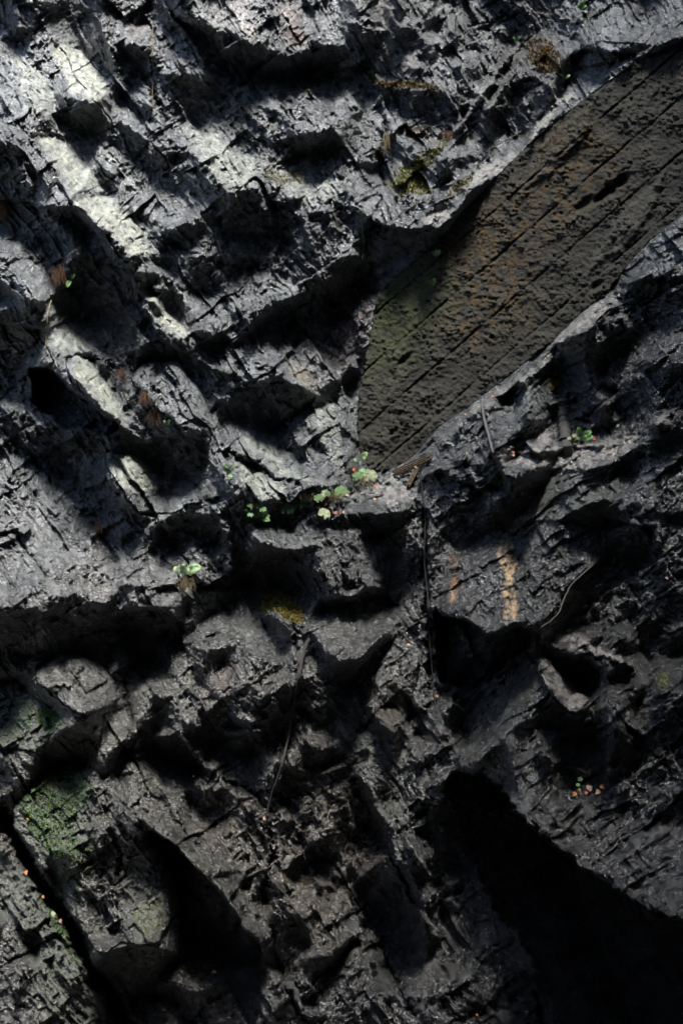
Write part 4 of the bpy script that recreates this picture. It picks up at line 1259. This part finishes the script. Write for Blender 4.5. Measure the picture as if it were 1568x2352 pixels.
def fern(x, y, fronds, label, mat='fern'):
    b0 = surf(x, y, 0.005); e = empty('fern', b0, label, 'fern', 'small ferns growing from cracks')
    for (tx, ty, bow) in fronds:
        tip = W(tx, ty, h_max(x, y, 3) + 0.05)
        n = 13; pts = []
        ctrl = (b0 + tip) / 2 + Vector((0, -0.03, bow * S))
        for i in range(n):
            t = i / (n - 1); pts.append(b0 * (1 - t) ** 2 + ctrl * 2 * t * (1 - t) + tip * t * t)
        L = (tip - b0).length; vs, fs = [], []
        v, f = tube_geo([p - e.location for p in pts], [0.0012] * n, 4); vs += v; fs += f
        for i in range(2, n):
            t = i / (n - 1); d = (pts[i] - pts[i - 1]).normalized(); side = d.cross(Vector((0, -1, 0.35))).normalized()
            ll = L * 0.26 * (math.sin(math.pi * min(1, 0.22 + t * 0.8)) ** 0.8 + 0.06); w = L * 0.035 + 0.0012
            for sgn in (-1, 1):
                o_ = pts[i] - e.location; q = side * sgn * ll + d * ll * 0.45 + Vector((0, 0, -ll * .18)); m_ = o_ + q * 0.5
                k = len(vs); vs += [o_, m_ + d * w, o_ + q, m_ - d * w]; fs.append((k, k + 1, k + 2, k + 3))
        mk('frond', vs, fs, mat, e, False)
FERNS = [
 (421, 1325, [(399, 1305, 14), (422, 1296, 10), (463, 1304, 22), (436, 1308, 10)], 'arching pale green fern in a dark gap left of the ochre moss', 'fernpale'),
 (825, 1066, [(843, 1040, 12), (812, 1056, 8), (838, 1052, 10)], 'pale fern growing in the corner between pale rock and concrete', 'fernpale'),
 (1332, 1012, [(1358, 992, 12), (1326, 982, 10), (1346, 1002, 8), (1361, 1003, 6)], 'feathery green fern on the right-hand lit ledge', 'fern'),
 (1000, 590, [(990, 580, 8), (1012, 577, 8), (1003, 574, 4)], 'small pale fern at the top left edge of the concrete wall', 'fernpale'),
 (990, 660, [(984, 646, 6), (998, 640, 6)], 'tiny fern growing on the concrete face itself', 'fern'),
 (163, 642, [(174, 632, 5), (155, 660, 3)], 'tiny fern beside the rust brown grass at the left', 'fern'),
 (384, 976, [(392, 966, 5), (377, 968, 5)], 'tiny pale fern at the foot of the dark rounded boulder', 'fernpale'),
 (1334, 22, [(1326, 8, 6), (1338, 2, 4), (1346, 14, 4)], 'small yellow green fern at the top edge of the rock', 'fern'),
 (1184, 97, [(1178, 86, 4), (1192, 84, 4)], 'tiny fern on the ridge near the top, left of the mossy clump', 'fern'),
 (1296, 182, [(1285, 172, 6), (1308, 174, 5)], 'small yellow fern just above the concrete, below the dark boulder', 'fernpale'),
 (262, 1474, [(254, 1466, 4), (270, 1468, 4)], 'tiny green fern above the rounded cracked boulder', 'fern'),
 (526, 1088, [(515, 1066, 8), (538, 1070, 8), (532, 1100, 5)], 'yellow green fern clinging to the sloping stone left of the shelf', 'fern'),
 (598, 1190, [(580, 1182, 8), (612, 1176, 8), (596, 1170, 6), (620, 1196, 4)], 'dark green fern under the leftmost shelf plant', 'fern'),
]
for x, y, fr, lab, mt in FERNS: fern(x, y, fr, lab, mt)

def tuft(x, y, hpx, wpx, n, mat, label, droop=1.0):
    b0 = surf(x, y, 0.0); vs, fs = [], []
    for i in range(n):
        r = b0 + Vector((rnd.uniform(-.5, .5) * wpx * S, -rnd.uniform(0, .02), rnd.uniform(-.3, .3) * hpx * S))
        L = hpx * S * rnd.uniform(.5, 1.1); dx = rnd.gauss(0, .35); L *= rnd.choice((.5, .8, 1, 1.3))
        p1 = r + Vector((dx * L * .4, -L * .3, L * .25)); p2 = r + Vector((dx * L, -L * .3, -L * .6 * droop + L * (1 - droop) * .9)); w = rnd.uniform(.0007, .0015)
        k = len(vs); vs += [r - Vector((w, 0, 0)), r + Vector((w, 0, 0)), p1 + Vector((w, 0, 0)), p1 - Vector((w, 0, 0)), p2]
        fs += [(k, k + 1, k + 2, k + 3), (k + 3, k + 2, k + 4)]
    o = mk('grass_tuft', vs, fs, mat, None, False); tag(o, label, 'grass tuft', 'dry grass tufts hanging from the rock')
TUFTS = [
 (137, 632, 42, 18, 110, 'straw', 'rust brown drooping grass tuft on the upper left rock', 1),
 (6, 488, 46, 12, 60, 'straw', 'dry brown grass tuft at the very left edge', 1),
 (281, 858, 26, 14, 50, 'straw', 'small dark red grass tuft above the dark rounded boulder', 1),
 (334, 915, 30, 18, 70, 'straw', 'brown grass tuft left of the dark rounded boulder, upper of two', 1),
 (360, 958, 34, 20, 90, 'straw', 'brown grass tuft at the lower left of the dark rounded boulder', 1),
 (228, 1212, 24, 12, 50, 'straw', 'small reddish dry tuft in a crack of the left rock mass', 1),
 (226, 1505, 38, 16, 100, 'straw', 'orange brown drooping tuft on top of the rounded cracked boulder', 1),
 (428, 1338, 30, 34, 120, 'strawpale', 'brown withered grass under the arching fern', 1),
 (704, 1146, 26, 26, 110, 'strawpale', 'yellowish grass tuft between the left pair of shelf plants', .2),
 (765, 1150, 26, 30, 110, 'strawpale', 'dry upright grass in the middle of the shelf', .2),
 (838, 1122, 26, 34, 90, 'strawpale', 'thin stalks of dry grass at the foot of the concrete wall', .2),
 (1030, 310, 24, 22, 70, 'straw', 'rusty dry tuft on the ridge left of the concrete wall top', 1),
 (962, 300, 20, 40, 70, 'strawpale', 'pale dry tuft above the mossy ledge', .6),
 (888, 330, 46, 10, 70, 'strawpale', 'hanging dry roots and grass in the vertical cleft near the top', 1),
]
for t_ in TUFTS: tuft(*t_)

# fallen leaves
def dead_leaf(x, y, wpx, mat, label, ang=None):
    c = surf(x, y, 0.008); ang = rnd.uniform(0, 6.28) if ang is None else ang
    X_, Y_, N_ = frame(Vector((rnd.uniform(-.5, .5), -1, rnd.uniform(.3, 1.1))))
    vs, fs = [], []; n = 9; L = wpx * S * 0.85
    for i in range(n):
        t = i / (n - 1); w = 0.34 * L * math.sin(math.pi * t ** 0.8) * (1 + .15 * math.sin(t * 17)); z = 0.18 * L * math.sin(t * 3.0)
        for s_, zz in ((-1, .30 * w), (0, 0), (1, .30 * w)):
            u_ = (t - .5) * L; v_ = s_ * w
            a_ = u_ * math.cos(ang) - v_ * math.sin(ang); b_ = u_ * math.sin(ang) + v_ * math.cos(ang)
            vs.append(c + X_ * a_ + Y_ * b_ + N_ * (z + zz))
    for i in range(n - 1):
        for k in (0, 1):
            fs.append((i * 3 + k, i * 3 + k + 1, i * 3 + k + 4, i * 3 + k + 3))
    o = mk('fallen_leaf', vs, fs, mat); tag(o, label, 'fallen leaf', 'fallen leaves on the wet rock')
DEAD = [
 (866, 1118, 13, 'orange', 'orange fallen leaf on the shelf right of the cream leaved plant'), (881, 1138, 8, 'red', 'small red fallen leaf on the right end of the shelf'),
 (860, 1148, 11, 'yellow', 'yellow fallen leaf below the red one on the shelf'), (772, 1178, 14, 'red', 'dark red fallen leaf below the round green leaf'),
 (789, 1177, 10, 'pink', 'pinkish fallen leaf just right of the dark red one on the shelf front'), (747, 1160, 15, 'orange', 'orange fallen leaf in the middle of the shelf litter'),
 (732, 1166, 12, 'pink', 'tan fallen leaf left in the shelf litter, beside curved twigs'), (796, 1138, 12, 'pink', 'tan fallen leaf right of the single round green leaf'),
 (814, 1080, 15, 'red', 'rust red curled leaf above the cream leaved plant'), (632, 1169, 12, 'orange', 'orange fallen leaf left of the wide scalloped leaves'),
 (607, 1175, 12, 'red', 'brown red fallen leaf under the leftmost shelf plant'), (602, 1194, 8, 'pink', 'small peach leaf below the leftmost shelf plant'),
 (1318, 1824, 15, 'orange', 'bright orange folded leaf, leftmost of the lower right leaf pile'), (1328, 1815, 12, 'yellow', 'yellow leaf in the lower right leaf pile'),
 (1351, 1811, 22, 'pink', 'largest pinkish leaf of the lower right pile'), (1371, 1820, 20, 'pink', 'long pale pink leaf at the bottom of the lower right pile'),
 (1383, 1808, 17, 'orange', 'crumpled orange leaf at the right of the lower right pile'), (1345, 1821, 12, 'red', 'brown leaf lying under the large pinkish one'),
 (65, 1882, 10, 'orange', 'small orange leaf high on the big mossy boulder'), (62, 2005, 15, 'orange', 'orange leaf at the top of the bottom left slab edge'),
 (100, 2060, 10, 'orange', 'small rust leaf on the mossy edge of the bottom left slab'), (122, 2100, 17, 'leafpale', 'narrow pale green leaf on the edge of the bottom left slab'),
 (141, 2116, 13, 'pink', 'peach coloured leaf on the edge of the bottom left slab'), (492, 2233, 13, 'yellow', 'peach yellow leaf on the low block under the triangular cave'),
 (377, 2320, 11, 'pink', 'pink leaf on dark rock at the bottom, left of centre'), (607, 1880, 12, 'pink', 'salmon leaf on striped rock near the end of the hanging root'),
 (445, 1783, 9, 'orange', 'small red orange leaf on shiny rock at the lower left of centre'), (162, 1763, 11, 'white', 'whitish leaf on top of the big mossy boulder'),
 (195, 1748, 11, 'pink', 'pale pink leaf above the big mossy boulder'), (217, 1496, 15, 'pink', 'pale tan leaf caught in the orange brown tuft'),
 (938, 1481, 10, 'yellow', 'cream leaf on the brown stained block'), (1003, 1600, 10, 'orange', 'bright orange round leaf at the left rim of the central cave'),
 (1529, 1329, 12, 'pink', 'pale leaf at the far right edge, below the black hollow'), (1095, 2331, 9, 'orange', 'small orange leaf on the bottom shelf in the dark'),
 (1209, 2323, 9, 'yellow', 'small yellow leaf at the bottom, right of the shelf'), (1176, 1040, 13, 'red', 'rust red leaf on the ledge right of the steel rod'),
 (1178, 1046, 9, 'white', 'whitish leaf just below the rust red one'), (1363, 1008, 15, 'red', 'dark red leaf beside the feathery fern'),
 (1132, 911, 9, 'orange', 'orange leaf at the lower edge of the concrete above the steel rod'), (1068, 952, 9, 'pink', 'pale leaf on the ledge at the lower edge of the concrete'),
]
for d_ in DEAD: dead_leaf(*d_)

# roots, cables, rods
strand('hanging_root', [(712, 1468), (703, 1480), (692, 1520), (686, 1562), (677, 1605), (669, 1658), (658, 1712), (648, 1754), (640, 1780), (622, 1830), (606, 1900)], 0.013, 0.007, 'root', 'long dark root hanging down the middle of the lower rock', 'root', 44, 0.012)
strand('black_cable', [(962, 1090), (970, 1130), (976, 1180), (974, 1280), (982, 1380), (985, 1460), (991, 1530), (999, 1620)], 0.006, 0.004, 'black', 'thin black cable running straight down right of the wet dark rock', 'cable', 60, 0.004, 0.8)
strand('thin_root', [(1362, 1296), (1338, 1318), (1314, 1340), (1296, 1372), (1284, 1404), (1262, 1428), (1243, 1440), (1240, 1462)], 0.005, 0.004, 'rootpale', 'thin pale root following the crack above the fan-shaped stone', 'root', 30)
strand('thin_root', [(1114, 350), (1132, 338), (1154, 326), (1179, 312), (1200, 312), (1219, 322)], 0.005, 0.003, 'rootpale', 'pale bent root above the top edge of the concrete wall', 'root', 22)
strand('thin_root', [(1122, 362), (1122, 345), (1124, 332)], 0.005, 0.003, 'rootpale', 'short upright pale root stub beside the concrete top edge', 'root', 10)
strand('thin_root', [(232, 228), (236, 250), (230, 280), (236, 312)], 0.0022, 0.0012, 'strawpale', 'fine pale root threads hanging under the uppermost pale slab', 'root', 22)
strand('thin_root', [(352, 60), (350, 110), (353, 165), (350, 215), (352, 260)], 0.0022, 0.0012, 'strawpale', 'fine root running down the cleft at the upper left of centre', 'root', 30)
strand('thin_root', [(834, 478), (831, 520), (835, 560), (830, 600)], 0.004, 0.002, 'strawpale', 'pale root hanging beside the black hollow above the corner', 'root', 24)
strand('thin_root', [(118, 690), (110, 720), (108, 760), (106, 800)], 0.004, 0.002, 'strawpale', 'pale root down the edge of the blocky rock at the left', 'root', 24)
strand('dry_twig', [(1301, 1761), (1320, 1764), (1344, 1774)], 0.0062, 0.005, 'rootpale', 'short pale twig sticking out above the lower right leaf pile', 'twig', 10, 0.03, 0.1)
strand('dry_twig', [(692, 1162), (710, 1164), (722, 1155), (738, 1150), (752, 1158)], 0.0035, 0.002, 'rootpale', 'curved tan twig lying among the shelf leaves', 'twig', 20, 0.02)
strand('dry_twig', [(856, 1108), (868, 1094), (876, 1082), (884, 1070)], 0.004, 0.002, 'rootpale', 'grey twig leaning against the foot of the concrete wall', 'twig', 12, 0.02)
strand('steel_rod', [(1106, 926), (1108, 945), (1113, 970), (1120, 995), (1126, 1018), (1132, 1042)], 0.011, 0.009, 'steel', 'grey rod running down the rock below the concrete edge', 'rod', 26, 0.000, 0.5)
# corrugated pipe remnant
pp_ = line_pts([(1290, 912), (1293, 950), (1296, 990), (1300, 1036)], 91, -0.03)
pr_ = [0.042 + 0.008 * math.cos(i / 90 * 2 * math.pi * 10) for i in range(91)]
v, f = tube_geo(pp_, pr_, 16); o = mk('corrugated_pipe', v, f, plain('dark_pipe', (0.03, 0.03, 0.028), 0.8)); tag(o, 'dark ribbed pipe stub set upright in the rock left of the feathery fern', 'pipe')
# broken timber
def plank(p0, p1, wd, label):
    (x0, y0), (x1, y1) = p0, p1; a0 = surf(x0, y0, .03); a1 = surf(x1, y1, .05); d = (a1 - a0); n = 26; vs, fs = [], []
    side = d.normalized().cross(Vector((0, -1, .2))).normalized(); out = side.cross(d.normalized())
    if out.y > 0: out = -out
    m_ = 9
    for i in range(n):
        t = i / (n - 1)
        for k in range(m_):
            s_ = (k / (m_ - 1) - .5) * 2; fray = (rnd.random() if i in (0, n - 1) else 0.5) - .5
            w = wd * (1 - 0.25 * abs(t - .5)); h = 0.006 * math.sin(k * 2.7) + rnd.uniform(-.002, .002)
            vs.append(a0 + d * (t + fray * .18) + side * s_ * w + out * (h + (0 if abs(s_) < 1 else -0.03)))
    for i in range(n - 1):
        for k in range(m_ - 1):
            fs.append((i * m_ + k, i * m_ + k + 1, (i + 1) * m_ + k + 1, (i + 1) * m_ + k))
    o = mk('broken_timber', vs, fs, 'wood', None, False); so = o.modifiers.new('t', 'SOLIDIFY'); so.thickness = 0.02
    tag(o, label, 'timber')
plank((905, 1086), (982, 1050), 0.028, 'splintered weathered timber lying along the lower edge of the concrete')
plank((938, 1112), (958, 1074), 0.018, 'short rotten timber stub at the right end of the shelf')

# moss cushions
def moss(c, pl, dens, ln, mat, label):
    m = mask(P(c, pl)); ii, jj = np.nonzero(m); nn_ = int(len(ii) * dens)
    r_ = np.random.RandomState(len(ii) % 1000); k = r_.randint(0, len(ii), nn_)
    gate = fbm(X[ii[k], jj[k]] / 9, Y[ii[k], jj[k]] / 9, 2, 600) > -0.22; k = k[gate]
    x = X[ii[k], jj[k]] + r_.uniform(-1, 1, len(k)); y = Y[ii[k], jj[k]] + r_.uniform(-1, 1, len(k))
    bx, by, bz = to_world(x, y, HTOP[ii[k], jj[k]] + 0.001)
    b = np.stack([bx, by, bz], 1); d = r_.normal(0, 0.55, b.shape) + np.array([0, -0.8, 0.5]); d /= np.linalg.norm(d, axis=1)[:, None]
    L = ln * r_.uniform(.5, 1.3, len(k))[:, None]; s_ = np.cross(d, r_.normal(0, 1, d.shape)); s_ /= np.linalg.norm(s_, axis=1)[:, None]
    w = L * 0.22
    vs = np.stack([b - s_ * w, b + s_ * w, b + d * L * .7 + s_ * w * .8, b + d * L * 1.05], 1).reshape(-1, 3)
    q = np.arange(len(k) * 4).reshape(-1, 4)
    o = mk('moss_patch', vs.tolist(), q.tolist(), mat, None, False); tag(o, label, 'moss', None, 'stuff')
MOSSES = [
 ('E', [1200, 380, 1240, 352, 1300, 380, 1350, 410, 1395, 470, 1375, 505, 1310, 485, 1260, 440, 1205, 458], 9, .016, 'mosso', 'rounded cushion of ochre and yellow green moss right of the arching fern'),
 ('B', [150, 368, 280, 376, 430, 382, 445, 402, 330, 410, 180, 402], 4, .016, 'mossb', 'narrow strip of brown moss along the ledge near the top'),
 ('B', [205, 850, 260, 780, 330, 740, 420, 690, 490, 625, 500, 650, 420, 740, 340, 800, 410, 870, 390, 900, 330, 890, 260, 900], 3.2, .016, 'mossy', 'yellow green moss along the ridge left of the concrete top'),
 ('B', [860, 180, 960, 190, 1030, 310, 990, 330, 900, 320, 850, 260], 3, .017, 'mossb', 'dark brown moss clump below the top right boulder'),
 ('B', [470, 900, 510, 850, 560, 820, 620, 790, 590, 830, 530, 880, 490, 930], 2.5, .014, 'mosso', 'ochre moss edging the overhang above the concrete corner'),
 ('B', [120, 335, 140, 333, 150, 352, 130, 362], 6, .016, 'mossg', 'tiny bright green moss tuft near the top of the face'),
 ('A', [1210, 790, 1300, 795, 1400, 775, 1400, 835, 1290, 850, 1230, 830], 2, .013, 'mosso', 'thin ochre moss on the lit ledge in the upper middle'),
 ('D', [950, 560, 985, 540, 1000, 600, 975, 630, 945, 600], 4, .014, 'mosso', 'olive moss patch on the rock below the concrete, right side'),
 ('G', [150, 80, 250, 20, 400, 30, 420, 120, 330, 260, 380, 380, 260, 420, 130, 300, 100, 170], 1.3, .014, 'mossg', 'green moss spread over the top of the big mossy boulder'),
 ('E', [180, 900, 240, 900, 290, 960, 230, 1000, 170, 960], 2.5, .013, 'mossg', 'bright green moss on the small boulder under the rounded one'),
 ('G', [180, 540, 230, 600, 330, 780, 380, 900, 340, 900, 260, 760, 180, 620], 1.6, .012, 'mossg', 'green moss along the edge of the bottom left slab'),
 ('G', [0, 200, 50, 210, 55, 250, 10, 270], 3, .013, 'mossg', 'small green moss patch at the left edge where the diagonal joint starts'),
 ('F', [1440, 740, 1500, 730, 1520, 780, 1450, 800], 2.5, .012, 'mossy', 'faint yellow green moss at the right edge of the rock'),
]
MOSSES += [
 ('D', [330, 60, 520, -60, 640, -120, 700, -60, 520, 60, 420, 160], 0.8, .010, 'mossb', 'thin brown moss crust across the upper middle of the concrete wall'),
 ('D', [160, 200, 300, 30, 340, 80, 240, 260, 190, 300], 0.6, .010, 'mossg', 'thin green moss crust at the left corner of the concrete wall'),
 ('B', [900, 640, 1050, 520, 1180, 480, 1150, 600, 1000, 700, 880, 760], 0.9, .010, 'mossb', 'rust brown moss crust along the top edge of the concrete wall'),
 ('G', [260, 420, 340, 380, 430, 300, 480, 420, 380, 560, 300, 560], 0.6, .011, 'mossg', 'thin dark moss in the middle of the big mossy boulder'),
 ('G', [600, 640, 740, 600, 760, 720, 700, 800, 620, 760], 0.6, .011, 'mossy', 'olive moss on the lower right flank of the big mossy boulder'),
 ('E', [20, 860, 120, 850, 170, 900, 150, 1000, 60, 1060, 20, 1000], 0.8, .011, 'mossg', 'dark green moss over the small boulder at the left edge'),
]
for a_ in MOSSES: moss(*a_)
